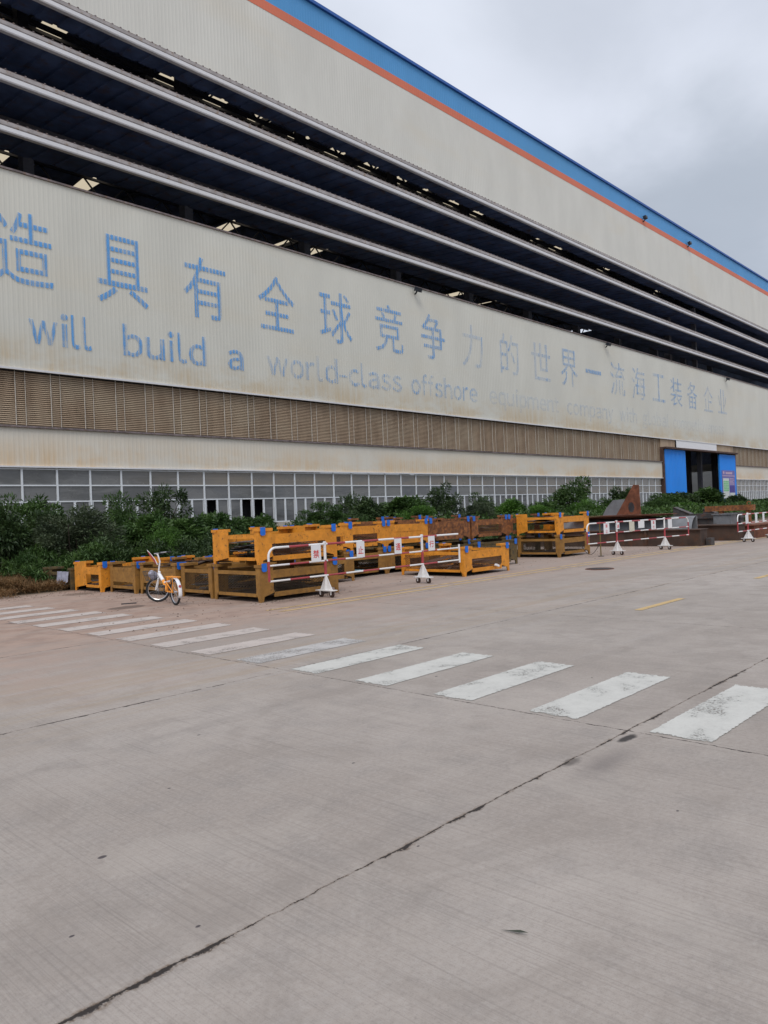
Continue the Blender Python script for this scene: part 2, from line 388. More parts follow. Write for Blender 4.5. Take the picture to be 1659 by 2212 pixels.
    def joint(coord, off, step, w0, w1):
        q = t.m('DIVIDE', t.m('ADD', t.m('SUBTRACT', coord, off), t.m('ADD', t.m('MULTIPLY', t.m('SUBTRACT', jw, .5), .03), t.m('MULTIPLY', t.m('SUBTRACT', jk, .5), .055))), step)
        d = t.m('MULTIPLY', t.m('ABSOLUTE', t.m('SUBTRACT', q, t.m('ROUND', q))), step)
        d = t.m('ADD', d, t.m('ADD', t.m('MULTIPLY', t.m('SUBTRACT', jn, .5), .036), t.m('MULTIPLY', t.m('ABSOLUTE', t.m('SUBTRACT', jl, .5)), .02)))
        w = t.m('MULTIPLY_ADD', t.smooth(t.m('ADD', t.m('MULTIPLY', jl, .5), t.m('MULTIPLY', jk, .5)), .48, .62), w1, w0)
        return t.smooth(d, t.m('MULTIPLY', w, .6), t.m('MULTIPLY', w, 1.25), 1.0, 0.0), t.smooth(d, w, t.m('MULTIPLY_ADD', w, 2.2, .006), 1.0, 0.0)
    near = t.smooth(y, 2.0, 5.5, 1.0, .35)
    j1, e1 = joint(y, 2.34, 3.63, .0028, .014); j2, e2 = joint(x, 4.70, 4.62, .004, .005)
    j1 = t.m('MULTIPLY', j1, t.smooth(y, 9, 11, 1, .35)); j2 = t.m('MULTIPLY', j2, t.smooth(x, 5, 12, 1, .55))
    e = t.m('MAXIMUM', t.m('MULTIPLY', e1, near), t.m('MULTIPLY', e2, .25)); j = t.m('MAXIMUM', j1, j2)
    j = t.m('MULTIPLY', j, t.m('SUBTRACT', 1.0, soil))
    c = t.mix(t.m('MULTIPLY', e, t.smooth(nf, .40, .60, .1, 1.0)), c, (.17, .125, .09))
    c = t.mix(t.m('MULTIPLY', j, .97), c, (.022, .017, .015))
    t.put(p.inputs['Base Color'], c)
    t.put(p.inputs['Roughness'], t.smooth(nm, .3, .7, .72, .9)); p.inputs['Specular IOR Level'].default_value = .35
    h = t.m('ADD', t.m('MULTIPLY', nff, .12), t.m('ADD', t.m('MULTIPLY', nf, .3), t.m('MULTIPLY', br, .6)))
    h = t.m('SUBTRACT', h, t.m('MULTIPLY', j, 2.5)); h = t.m('SUBTRACT', h, t.m('MULTIPLY', e, .6))
    t.put(p.inputs['Normal'], t.bump(h, .5, .006))
    return m
SPOTS = [(1.54, 3.35, .026), (1.50, 2.49, .013), (1.16, 2.80, .013), (2.52, 2.29, .010), (3.14, 3.36, .014), (2.2, 3.9, .012), (3.6, 1.55, .011), (5.3, 4.5, .02), (2.9, 4.7, .016), (6.0, 3.3, .015)]
M['ground'] = mat_ground()
g = MB(); xs = [-1500, -30, 0, 30, 200, 2500]; ys = [-1500, -30, 0, 40, 200, 2500]
for i in range(5):
    for j in range(5): g.quad((xs[i], ys[j], 0), (xs[i+1], ys[j], 0), (xs[i+1], ys[j+1], 0), (xs[i], ys[j+1], 0))
tag(g.build('ground', M['ground'], fix=False), kind='structure')

# crosswalk bars: worn white paint, each a sheet 4 mm above the concrete
def mat_marking(name, c, thr, dust):
    m, t, p = new_mat(name); v = coords(t); ob = t.new('ShaderNodeTexCoord').outputs['Object']
    n = t.noise(v, 3.0, 7, .72); n2 = t.noise(t.scale(v, (4, 30, 1)), 1, 4, .7); n3 = t.noise(v, 60, 4, .7)
    base = t.mix(t.smooth(n, .35, .7), c, tuple(k*.80 for k in c))
    base = t.mix(t.m('MULTIPLY', t.smooth(n3, .5, .75), .35), base, dust)
    x, y, z = t.sep(ob); edge = t.m('MINIMUM', t.m('SUBTRACT', .5, t.m('ABSOLUTE', x)), t.m('SUBTRACT', .5, t.m('ABSOLUTE', y)))
    er = t.smooth(t.m('ADD', edge, t.m('MULTIPLY', t.m('SUBTRACT', t.noise(v, 22, 5, .7), .62), .11)), -.012, .006)
    a = t.m('MULTIPLY', t.smooth(n, thr, thr+.10, 1.0, .0), er)
    a = t.m('MAXIMUM', a, t.m('MULTIPLY', er, t.smooth(n3, .50, .56, 1.0, .25)))
    a = t.m('MULTIPLY', a, t.smooth(n2, .68, .76, 1.0, .2))
    t.put(p.inputs['Base Color'], base); t.put(p.inputs['Alpha'], a); p.inputs['Roughness'].default_value = .75
    return m
M['mark1'] = mat_marking('crosswalk_paint', (.52, .51, .47), .53, (.36, .32, .29))
M['mark2'] = mat_marking('worn_crosswalk_paint', (.44, .42, .40), .46, (.32, .27, .24))
M['mark3'] = mat_marking('dusty_crosswalk_paint', (.48, .42, .38), .54, (.30, .20, .16))
M['yellow'] = mat_marking('yellow_line_paint', (.52, .36, .16), .52, (.33, .25, .19))
def marking(name, cx, cy, lx, ly, mt, skew=0.0, z=.004):
    b = MB(); n = 12
    for i in range(n):
        a, c2 = -.5+i/n, -.5+(i+1)/n
        b.quad((a, -.5, 0), (c2, -.5, 0), (c2, .5, 0), (a, .5, 0))
    o = b.build(name, mt, fix=False); o.location = (cx, cy, z); o.scale = (lx, ly, 1); o.rotation_euler = (0, 0, skew)
    return tag(o, kind='structure')
for k in range(-3, 16):
    cy = 2.01+.935*k - (.018*max(0, k-7)**1.5)
    x1 = 6.38-max(0, k-9)*.075; x0 = 4.735-max(0, k-9)*.035
    mt = M['mark1'] if k < 5 else (M['mark2'] if k in (5,) else M['mark3'])
    marking('crosswalk_stripe', (x0+x1)/2, cy, x1-x0, .41, mt)
for yy in (9.84, 10.19):
    for a, b_ in ((7.65, 12.2), (12.2, 17.0), (17.0, 24), (24, 34), (34, 50), (50, 80)):
        marking('yellow_line', (a+b_)/2, yy, b_-a, .10 if a < 20 else .13, M['yellow'])
for a in (10.2, 15.3, 20.4, 25.5, 30.6, 35.7): marking('yellow_dash', a+.8, 4.85, 1.6, .12, M['yellow'])

# ------------------------------------------------------------------ the assembly hall
FX0, FX1 = 3.6, 150.0
hall = thing('industrial_hall', 'huge cream corrugated shipyard hall with blue roof fascia and faded blue slogan', 'building', (FX0, 40, 0))
def W(b, name, mats, parent=hall, **k):
    """build in world coordinates, then parent keeping the place"""
    o = b.build(name, mats, **k); o.parent = parent
    o.matrix_parent_inverse = Matrix.Translation(-Vector(hall.location)) if parent is hall else Matrix.Identity(4)
    return o
def ribs(x0, x1, z0, z1, y, per=.25, d=.0075):
    b = MB(); n = int(round((x1-x0)/per)); pr = []
    for i in range(n):
        a = x0+i*per; pr += [(a, y), (a+per*.12, y), (a+per*.24, y+d), (a+per*.76, y+d), (a+per*.88, y)]
    pr.append((x0+n*per, y))
    V = [(p[0], p[1]-d, z0) for p in pr]+[(p[0], p[1]-d, z1) for p in pr]; m = len(pr)
    # flat faces stand proud (towards -Y), narrow valleys behind
    V = [(x, 2*y-d-yy_ if False else yy_, z) for x, yy_, z in V]
    b.add(V, [(i, i+1, m+i+1, m+i) for i in range(m-1)]); return b
W(ribs(FX0, FX1, 30.35, 36.32, 40.0), 'upper_cladding', M['cream_top'], fix=False)
W(ribs(FX0, FX1, 36.32, 37.0, 39.985), 'orange_stripe', M['orange_band'], fix=False)
W(ribs(FX0, FX1, 37.0, 38.75, 40.0), 'blue_fascia', M['blue_fascia'], fix=False)
b = MB(); b.box(FX0, FX1, 39.80, 40.10, 38.75, 38.98); W(b, 'roof_cap', M['cap_blue'])
slog = W(ribs(FX0, FX1, 9.93, 20.12, 40.0), 'slogan_panel', M['cream_panel'], fix=False)
b = MB(); b.box(FX0, FX1, 39.90, 40.02, 9.83, 9.93); W(b, 'panel_sill', M['lip_white'])
b = MB(); b.box(FX0, FX1, 39.90, 40.10, 20.12, 20.22); W(b, 'panel_cap', M['lip_edge'])
DX0, DX1 = 93.1, 118.65
for (a, c_) in ((FX0, DX0), (DX1, FX1)):
    W(ribs(a, c_, 4.88, 6.86, 40.0), 'lower_band', M['cream_band'], fix=False)
    b = MB(); b.box(a, c_, 39.88, 40.03, 4.80, 4.88); W(b, 'band_sill', M['lip_white'])
    b = MB(); b.box(a, c_, 39.86, 40.25, 6.86, 6.96); W(b, 'band_cap', M['lip_edge'])
    b = MB(); b.box(a, c_, 39.95, 40.35, 0, 1.42); W(b, 'plinth', M['plinth'])
# closed hull behind the facade
b = MB(); b.box(FX0, FX1, 40.10, 40.22, 30.4, 38.7); b.box(FX0, FX1, 40.10, 40.2, 9.95, 20.1)
for (a, c_) in ((FX0, DX0), (DX1, FX1)): b.box(a, c_, 40.10, 40.2, 4.9, 6.84); b.box(a, c_, 40.42, 40.5, 6.84, 9.95)
W(b, 'wall_lining', M['hall_dark'])
b = MB(); b.box(FX1, FX1+.2, 40.0, 112, 9, 38.7); b.box(FX1, FX1+.2, 40, 54, 0, 9); b.box(FX1, FX1+.2, 56.5, 57.3, 0, 9); b.box(FX1, FX1+.2, 63, 112, 0, 9); b.box(FX1, FX1+.2, 54, 63, 7.6, 9)
W(b, 'end_wall', M['cream_top']); W(MB().box(FX0-.2, FX0, 40.0, 112, 0, 38.7), 'end_wall', M['cream_top'])
b = MB(); b.quad((FX0+.02, 40.3, 0), (FX0+.02, 111, 0), (FX0+.02, 111, 40), (FX0+.02, 40.3, 40)); W(b, 'end_lining', M['hall_dark']); b = MB(); b.quad((FX1-.02, 40.3, 9), (FX1-.02, 111, 9), (FX1-.02, 111, 40), (FX1-.02, 40.3, 40))
W(b, 'end_lining', M['hall_dark'])
b = MB(); b.box(FX0, FX1, 111.7, 112, 14, 42); b.box(FX0, 96, 111.7, 112, 0, 14); b.box(128, FX1, 111.7, 112, 0, 14)
W(b, 'rear_wall', M['hall_dark']); W(MB().box(158, 158.3, 46, 72, 0, 16), 'added_dimming_wall', M['hall_pale'])  # pale outer wall added to dim the white view through the doorway
# roof with skylight strips
def zr(y): return 38.72+.05*(y-40.1)
b = MB(); sk = MB()
cuts = [FX0]; k = 24.6-4.85*4
while k < FX1-3: cuts += [k-.95, k+.95]; k += 4.85
cuts.append(FX1)
ycuts = [40.1, 53.5, 60.5, 77, 86, 112]
for i in range(len(cuts)-1):
    for j in range(5):
        x0, x1, y0, y1 = cuts[i], cuts[i+1], ycuts[j], ycuts[j+1]
        if x1 <= x0: continue
        q = [(x0, y0, zr(y0)), (x1, y0, zr(y0)), (x1, y1, zr(y1)), (x0, y1, zr(y1))]
        if i % 2 == 1 and j in (1, 3): 
            if random.Random(i*7+j).random() < ((.75 if j == 1 else .38) if x0 < 80 else .25): W(MB().quad(*q), 'skylight', M['skylight'], fix=False)
            else: b.quad(*q)
        else: b.quad(*q)
W(b, 'roof', M['hall_dark'], fix=False)
# lattice trusses and crane girders inside
for ty in (46.5, 51.5, 56.5, 69, 79.5, 90):
    b = MB(); z1 = zr(ty)-.5; z0 = z1-2.6
    b.bar((FX0+.3, ty, z1), (FX1-.3, ty, z1), .25, .25); b.bar((FX0+.3, ty, z0), (FX1-.3, ty, z0), .28, .28)
    x = FX0+.3; s_ = 0
    while x < FX1-3:
        b.bar((x, ty, z0 if s_ else z1), (x+2.4, ty, z1 if s_ else z0), .15, .15); x += 2.4; s_ ^= 1
    W(b, 'roof_truss', M['truss'])
b = MB(); x = 8
while x < FX1-2: b.bar((x, 41, zr(41)-.35), (x, 111, zr(111)-.35), .3, .5); b.box(x-.35, x+.35, 50.2, 51, 0, zr(50)-.5); x += 12
W(b, 'portal_frame', M['truss'])
b = MB(); b.box(FX0+.2, FX1-.2, 44.1, 44.7, 16.0, 17.6); b.box(FX0+.2, FX1-.2, 44.3, 44.5, 24.0, 25.2); W(b, 'crane_girder', M['truss'])

# ventilation blades: sloping sheet with a white gutter lip
def lip_mesh(z0, z1):
    b = MB(); h = z1-z0
    # profile in (Y, z): proud lower rail, groove, upper rail
    pr = [(40.10, z0), (39.86, z0), (39.82, z0+.06), (39.82, z0+h*.46), (39.93, z0+h*.50), (39.93, z0+h*.60), (39.86, z0+h*.63), (39.86, z1-.04), (39.92, z1), (40.14, z1)]
    V = []; n = len(pr)
    for x in (FX0, FX1): V += [(x, y, z) for y, z in pr]
    b.add(V, [(i, i+1, n+i+1, n+i) for i in range(n-1)]); return b
def blade(z0, z1, L, slope=.12):
    sheet = MB(); per = 1.25; n = int((FX1-FX0)/per)
    pr = []
    for i in range(n):
        a = FX0+i*per
        pr += [(a, 0), (a+.95, 0), (a+1.0, .08), (a+1.2, .08)]
    pr.append((FX0+n*per, 0)); m = len(pr); V = []
    for yy_ in (0, L): V += [(x, 40.05+yy_, z0+.12+slope*yy_+dz) for x, dz in pr]
    sheet.add(V, [(i, i+1, m+i+1, m+i) for i in range(m-1)])
    o = W(sheet, 'ventilation_blade', M['blade_under'], fix=False)
    lm = lip_mesh(z0, z1); lm.mi = [0]*4+[1]*5; l = lm.build('gutter_lip', [M['lip_white'], M['lip_edge2']], fix=False); l.parent = o
    e = MB()
    e.box(FX0, FX1, 39.95, 40.2, z1+.002, z1+.05)
    x = FX0+.3
    while x < FX1: e.box(x, x+.08, 39.93, 39.99, z1+.05, z1+.10); x += .5
    q = e.build('rail_edge', M['lip_edge']); q.parent = o
    return o
blade(29.72, 30.30, 1.85); blade(27.26, 27.85, 4.4); blade(24.66, 25.27, 4.9); blade(22.02, 22.60, 2.9)

# painted slogan, laid 12 mm off the sheet
PB = (.10, .35, .76)
def paint(i, keep, c=PB): 
    k = f'slogan_paint_{i}'
    if k not in M: M[k] = mat_paint('faded_blue_slogan_paint', c, keep)
    return M[k]
def text_mesh(txt, bold=0.0):
    cu = bpy.data.curves.new('lettering', 'FONT'); cu.body = txt; cu.offset = bold; cu.resolution_u = 3
    o = bpy.data.objects.new('lettering_curve', cu); col.objects.link(o)
    dg = bpy.context.evaluated_depsgraph_get(); dg.update()
    me = bpy.data.meshes.new_from_object(o.evaluated_get(dg)); bpy.data.objects.remove(o); return me
def text_obj(name, txt, box, y, mt, parent, bold=0.0, pinv=None):
    """fit lettering into (x0, x1, z0, z1) on the plane Y = y, facing -Y"""
    me = text_mesh(txt, bold); n = len(me.vertices); co = np.zeros(n*3); me.vertices.foreach_get('co', co); co = co.reshape(-1, 3)
    lo = co.min(0); hi = co.max(0); x0, x1, z0, z1 = box
    out = np.zeros_like(co); out[:, 0] = x0+(co[:, 0]-lo[0])/(hi[0]-lo[0])*(x1-x0); out[:, 1] = y
    out[:, 2] = z0+(co[:, 1]-lo[1])/max(1e-6, hi[1]-lo[1])*(z1-z0)
    me.vertices.foreach_set('co', out.ravel()); me.materials.clear(); me.materials.append(mt); me.update()
    o = bpy.data.objects.new(name, me); col.objects.link(o); o.parent = parent
    return o
SY = 39.958
WID = {'i': .26, 'l': .27, 'f': .34, 't': .37, 'r': .38, '-': .35, 'm': .92, 'w': .82, 's': .50, 'c': .50, 'v': .52}
def word_obj(name, word, x0, x1, zb, xh, mt, parent):
    """lettering built glyph by glyph so that the strokes are plain grotesque ones"""
    adv = [WID.get(c_, .57)+.075 for c_ in word]; tot = sum(adv)-.075; sx_ = (x1-x0)/tot; pen = 0; V = []; F = []
    me0 = text_mesh('\uff58'); zz_ = [v.co.y for v in me0.vertices]; k = xh/(max(zz_)-min(zz_)); base = min(zz_)
    for c_, a in zip(word, adv):
        if c_ == '-':
            w_ = WID['-']; b0 = len(V); V += [(pen, .42*xh), (pen+w_, .42*xh), (pen+w_, .55*xh), (pen, .55*xh)]; F.append((b0, b0+1, b0+2, b0+3)); pen += a; continue
        me = text_mesh(chr(ord(c_)-0x21+0xff01), .016); xs_ = [v.co.x for v in me.vertices]; lo, hi = min(xs_), max(xs_); b0 = len(V); w_ = a-.075
        gs = min(1.0, 1.0) ; nat = (hi-lo)*k/ max(1e-6, sx_)
        w_use = min(w_, nat*1.05) if c_ in 'il' else w_; off = (w_-w_use)/2
        V += [(pen+off+(v.co.x-lo)/(hi-lo)*w_use, (v.co.y-base)*k) for v in me.vertices]; F += [tuple(b0+i for i in p.vertices) for p in me.polygons]; pen += a
    m2 = bpy.data.meshes.new(name); m2.from_pydata([(x0+x_*sx_, SY, zb+z_) for x_, z_ in V], [], F); m2.materials.append(mt)
    o = bpy.data.objects.new(name, m2); col.objects.link(o); o.parent = parent; return o
chars = [('造', 14.0, 17.0, 14.28, 18.1, .80), ('具', 19.4, 22.5, 14.2, 18.1, .86), ('有', 24.9, 27.95, 14.3, 18.1, .84), ('全', 30.5, 33.6, 14.4, 18.1, .78), ('球', 35.9, 39.1, 14.3, 18.05, .76),
 ('竞', 41.6, 44.8, 14.35, 18.1, .64), ('争', 47.0, 50.1, 14.45, 18.2, .60), ('力', 52.5, 55.5, 14.4, 18.2, .46), ('的', 58.2, 61.3, 14.4, 18.2, .52), ('世', 63.5, 67.0, 14.4, 18.15, .50), ('界', 69.0, 72.5, 14.3, 18.2, .60),
 ('一', 74.3, 77.7, 16.2, 16.62, .70), ('流', 79.9, 83.5, 14.3, 18.15, .52), ('海', 85.3, 89.0, 14.3, 18.15, .54), ('工', 91.0, 94.7, 14.5, 18.0, .55), ('装', 96.4, 100.1, 14.35, 18.05, .56), ('备', 101.9, 105.3, 14.35, 18.05, .58), ('企', 107.6, 111.1, 14.4, 18.1, .55), ('业', 113.1, 116.6, 14.5, 18.1, .50)]
for ch, x0, x1, z0, z1, kp in chars:
    if x0 > 50: kp *= .90
    text_obj('painted_character', ch, (x0, x1, z0, z1), SY, paint(int(kp*20), kp), slog, 0.0)
words = [('will', 15.6, 18.95, .70, 11.35, 1.2), ('build', 20.8, 26.3, .68, 11.35, 1.2), ('a', 27.9, 29.1, .68, 11.38, 1.2), ('world-class', 31.0, 44.4, .47, 11.35, 1.2), ('offshore', 45.5, 54.4, .45, 11.35, 1.15),
 ('equipment', 56.2, 68.3, .34, 11.4, 1.15), ('company', 70.0, 80.2, .35, 11.4, 1.15), ('with', 81.8, 86.3, .30, 11.4, 1.15), ('global', 87.8, 95.6, .25, 11.4, 1.15), ('competitiveness', 96.8, 115.0, .24, 11.4, 1.15)]
for wd, x0, x1, kp, zb, xh in words: word_obj('painted_word', wd, x0, x1, zb, xh, paint(int(kp*20), kp), slog)

# louvre bays: slats between thin rods, one part per bay
def louver_mesh(w):
    b = MB(); z = 6.98
    while z < 9.80:
        b.quad((0, 40.20, z), (w, 40.20, z), (w, 40.30, z+.085), (0, 40.30, z+.085)); b.quad((0, 40.20, z), (0, 40.20, z-.025), (w, 40.20, z-.025), (w, 40.20, z)); z += .105
    return b
louv = W(louver_mesh(1.82), 'louver_panel', M['louver'], fix=False)
rod = MB(); rod.tube([(.0, 40.17, 6.97), (.0, 40.17, 9.82)], .02, 5); rod.tube([(.5, 40.17, 6.97), (.5, 40.17, 9.82)], .014, 5)
rd = rod.build('rod', M['rod']); rd.parent = louv
def bays(step, start):
    x = start
    while x < FX1-1: yield x; x += step
first = True; cnt = 0
for x in bays(1.82, 14.87-1.82*6):
    if 92.8 < x < 117.8 or x < FX0+.1: continue
    if first: louv.location = (x, 0, 0); first = False; continue
    o = link_copy(louv, hall, (x, 0, 0)); link_copy(rd, o)
W(MB().box(FX0, DX0, 40.36, 40.4, 6.9, 9.9).box(DX1, FX1, 40.36, 40.4, 6.9, 9.9), 'louver_backing', M['dark_gap'])

# window bays: three rows, lowest row of casements
def window_bay(open_left=False, open_right=False):
    w = 1.805; f = MB()
    f.box(-.05, .05, 40.02, 40.12, 1.42, 4.79)
    for z in (4.74, 3.88, 3.02, 1.46): f.box(.05, w-.05, 40.03, 40.11, z-.035, z+.035)
    f.box(w/2-.03, w/2+.03, 40.04, 40.11, 1.50, 2.985)
    for s_, e_ in ((.09, w/2-.03), (w/2+.03, w-.09)):
        f.box(s_, s_+.035, 40.035, 40.10, 1.50, 2.985); f.box(e_-.035, e_, 40.035, 40.10, 1.50, 2.985)
    g_ = MB(); g_.quad((.05, 40.09, 3.02), (w-.05, 40.09, 3.02), (w-.05, 40.09, 3.86), (.05, 40.09, 3.86)); g_.quad((.05, 40.09, 3.9), (w-.05, 40.09, 3.9), (w-.05, 40.09, 4.74), (.05, 40.09, 4.74))
    for op, s_, e_ in ((open_left, .1, w/2-.03), (open_right, w/2+.03, w-.1)):
        if not op: g_.quad((s_, 40.09, 1.5), (e_, 40.09, 1.5), (e_, 40.09, 2.985), (s_, 40.09, 2.985))
    return f, g_
protos = []
for a, c_ in ((0, 0), (1, 0), (0, 1)):
    f, g_ = window_bay(a, c_); fo = f.build('window', M['frame_white']); go = g_.build('pane', M['glass'], fo, fix=False); protos.append([fo, go, False])
openb = {25.82: 1, 27.62: 2, 29.43: 1, 48.8: 1, 68.7: 2, 84.9: 1}
for x in bays(1.805, 14.98-1.805*6):
    if 92.0 < x < 118.2 or x < FX0: continue
    pi = 0
    for kx, v_ in openb.items():
        if abs(kx-x) < .6: pi = v_
    fo, go, used = protos[pi]
    if not used:
        fo.parent = hall; fo.matrix_parent_inverse = Matrix.Translation(-Vector(hall.location)); fo.location = (x, 0, 0); protos[pi][2] = True
    else:
        o = link_copy(fo, hall, (x, 0, 0)); link_copy(go, o)
b = MB()
for (a, c_) in ((FX0, DX0), (DX1, FX1)): b.box(a, c_, 41.6, 41.7, 0, 4.9); b.box(a, c_, 40.2, 41.6, 4.92, 5.0)
W(b, 'dark_room_fill', M['dark_gap'])  # near-black sheet: room shade behind the open casements put into colour

# the tall sliding door
b = ribs(93.4, 99.7, .15, 8.42, 39.80, .42, .06); dl = W(b, 'sliding_door', M['door_blue'], fix=False)
b = MB(); b.box(93.3, 99.8, 39.82, 39.95, .1, .25); b.box(93.3, 93.4, 39.75, 39.95, .1, 8.5); b.box(99.7, 99.8, 39.75, 39.95, .1, 8.5); b.box(93.3, 99.8, 39.75, 39.95, 8.42, 8.52)
o = b.build('door_frame', M['door_blue']); o.parent = dl
b = ribs(112.15, 118.5, .15, 8.30, 39.80, .42, .06); dr = W(b, 'sliding_door', M['door_blue'], fix=False)
b = MB(); b.box(112.05, 112.15, 39.75, 39.95, .1, 8.4); b.box(118.5, 118.6, 39.75, 39.95, .1, 8.4); b.box(112.05, 118.6, 39.75, 39.95, 8.30, 8.42)
o = b.build('door_frame', M['door_blue']); o.parent = dr
W(MB().box(92.9, 118.7, 39.35, 40.2, 8.55, 8.78), 'door_header', M['brown_trim'])
W(MB().box(92.9, 93.28, 39.8, 40.3, 0, 8.55).box(118.62, 118.9, 39.8, 40.3, 0, 8.55), 'door_jamb', M['brown_trim'])
W(ribs(97.45, 111.65, 8.80, 9.90, 39.95), 'white_transom', M['board'], fix=False)
W(MB().box(92.9, 97.45, 40.1, 40.3, 8.78, 9.9).box(111.65, 118.7, 40.1, 40.3, 8.78, 9.9), 'transom_side', M['louver'])
pb = W(MB().box(112.7, 117.9, 39.70, 39.74, 2.0, 6.1), 'notice_board', M['sign_purple'])
def sub(b, name, mt, par): o = b.build(name, mt); o.parent = par; return o
sub(MB().box(112.95, 115.35, 39.68, 39.698, 2.0, 4.95), 'pale_panel', M['sign_white'], pb)
b = MB(); z = 3.05
while z < 4.5: b.box(113.1, 115.2, 39.665, 39.678, z, z+.20); z += .26
sub(b, 'green_rows', M['sign_green'], pb)
sub(MB().box(115.6, 117.6, 39.68, 39.698, 2.9, 3.85), 'violet_panel', M['sign_deep'], pb)
sub(MB().box(115.6, 117.6, 39.68, 39.698, 2.1, 2.8), 'lower_panel', M['sign_white'], pb)
b = MB(); b.box(112.8, 117.8, 39.68, 39.698, 5.25, 5.35); b.disc((113.35, 39.69, 5.75), (0, 1, 0), .22, .02, 12)
for i in range(7): b.box(114.2+i*.38, 114.47+i*.38, 39.68, 39.698, 5.55, 5.85)
for i in range(5): b.box(115.65, 117.5-.2*(i % 3), 39.68, 39.698, 4.05+i*.2, 4.13+i*.2)
sub(b, 'printed_rows', M['sign_pink'], pb)
# inside the door: columns, leaning strut, braces, daylight at the far end
b = MB(); b.box(104.1, 104.9, 43, 43.8, 0, 30); b.box(106.8, 107.3, 46, 46.6, 0, 30); b.box(111.0, 111.5, 42, 42.6, 0, 30)
b.bar((101, 42, .5), (104.6, 43.4, 8.6), 1.0, .6); b.bar((107.4, 47, 9.5), (114.5, 47, 6), .35); b.bar((107.4, 47, 4), (114.5, 47, 7.2), .3); b.bar((100, 60, 11.5), (130, 60, 11.5), .8, 1.6)
b.bar((112, 55, 4), (126, 56, 10), .4); b.bar((112, 55, 10), (126, 56, 4), .4)
b.box(118, 118.8, 58, 59, 0, 20); b.box(112.5, 113.2, 52, 53, 0, 20); b.box(118, 121, 60, 62, 5, 7.0); b.box(125, 127, 60, 61, 4, 8)
W(b, 'inner_column', M['truss'])
W(MB().box(96, 128, 111.75, 111.95, 0, 4).box(96, 128, 111.75, 111.95, 12.5, 14), 'far_wall', M['hall_pale'])
# small lamps on the facade
def lamp(x, z, label, dn=0):
    t_ = thing('floodlight', label, 'lamp', (x, 39.85, z), 0, 'small lamps on the hall front')
    b = MB(); b.box(-.28, .28, -.45, -.08, -.02, .32); o = b.build('lamp_head', M['lamp_dark'], t_); o.rotation_euler = (R(25 if dn else -10), 0, 0)
    b = MB(); b.bar((0, 0, -.25), (0, -.26, .05), .09); b.bar((0, .10, -.25), (0, 0, -.25), .09)
    b.build('bracket', M['lamp_dark'], t_)
lamp(90.35, 36.95, 'small dark lamp on the blue fascia, nearer of the two above the orange stripe')
lamp(104.2, 37.0, 'small dark lamp on the blue fascia, farther of the two near the roof corner')
lamp(46.4, 19.80, 'dark lamp bracket on the slogan panel top above the fifth to seventh characters', 1)
lamp(79.0, 19.80, 'dark lamp bracket on the slogan panel top above the dash-like character', 1)
lamp(116.5, 19.75, 'tiny dark lamp bracket at the far right end of the slogan', 1)

# ------------------------------------------------------------------ steel crates
def lattice(b, o, u, w, lu, lw, step=.09, t=.007, slope=.55):
    """expanded-metal lattice in the rectangle lu x lw on plane o,u,w"""
    o = Vector(o); u = Vector(u); w = Vector(w); n = u.cross(w)
    for sgn in (1, -1):
        k = -lw/slope
        while k < lu+lw/slope:
            # line: a = k + sgn*c/slope, c in 0..lw
            pts = []
            a0, a1 = (k, k+lw/slope) if sgn > 0 else (k+lw/slope, k)
            # clip in a
            c0, c1 = 0.0, lw
            def at(c): return a0+(a1-a0)*c/lw
            lo, hi = sorted((a0, a1))
            ca, cb = 0.0, lw
            if at(0) < 0: ca = max(ca, (0-a0)/(a1-a0)*lw)
            if at(0) > lu: ca = max(ca, (lu-a0)/(a1-a0)*lw)
            if at(lw) < 0: cb = min(cb, (0-a0)/(a1-a0)*lw)
            if at(lw) > lu: cb = min(cb, (lu-a0)/(a1-a0)*lw)
            if cb-ca > .01 and not (max(a0, a1) <= 0 or min(a0, a1) >= lu):
                p, q = o+u*at(ca)+w*ca, o+u*at(cb)+w*cb
                d = (q-p).normalized(); s_ = d.cross(n).normalized()*t/2
                b.quad(p-s_, p+s_, q+s_, q-s_)
            k += step
CG = 'steel stillage crates set out beside the road'
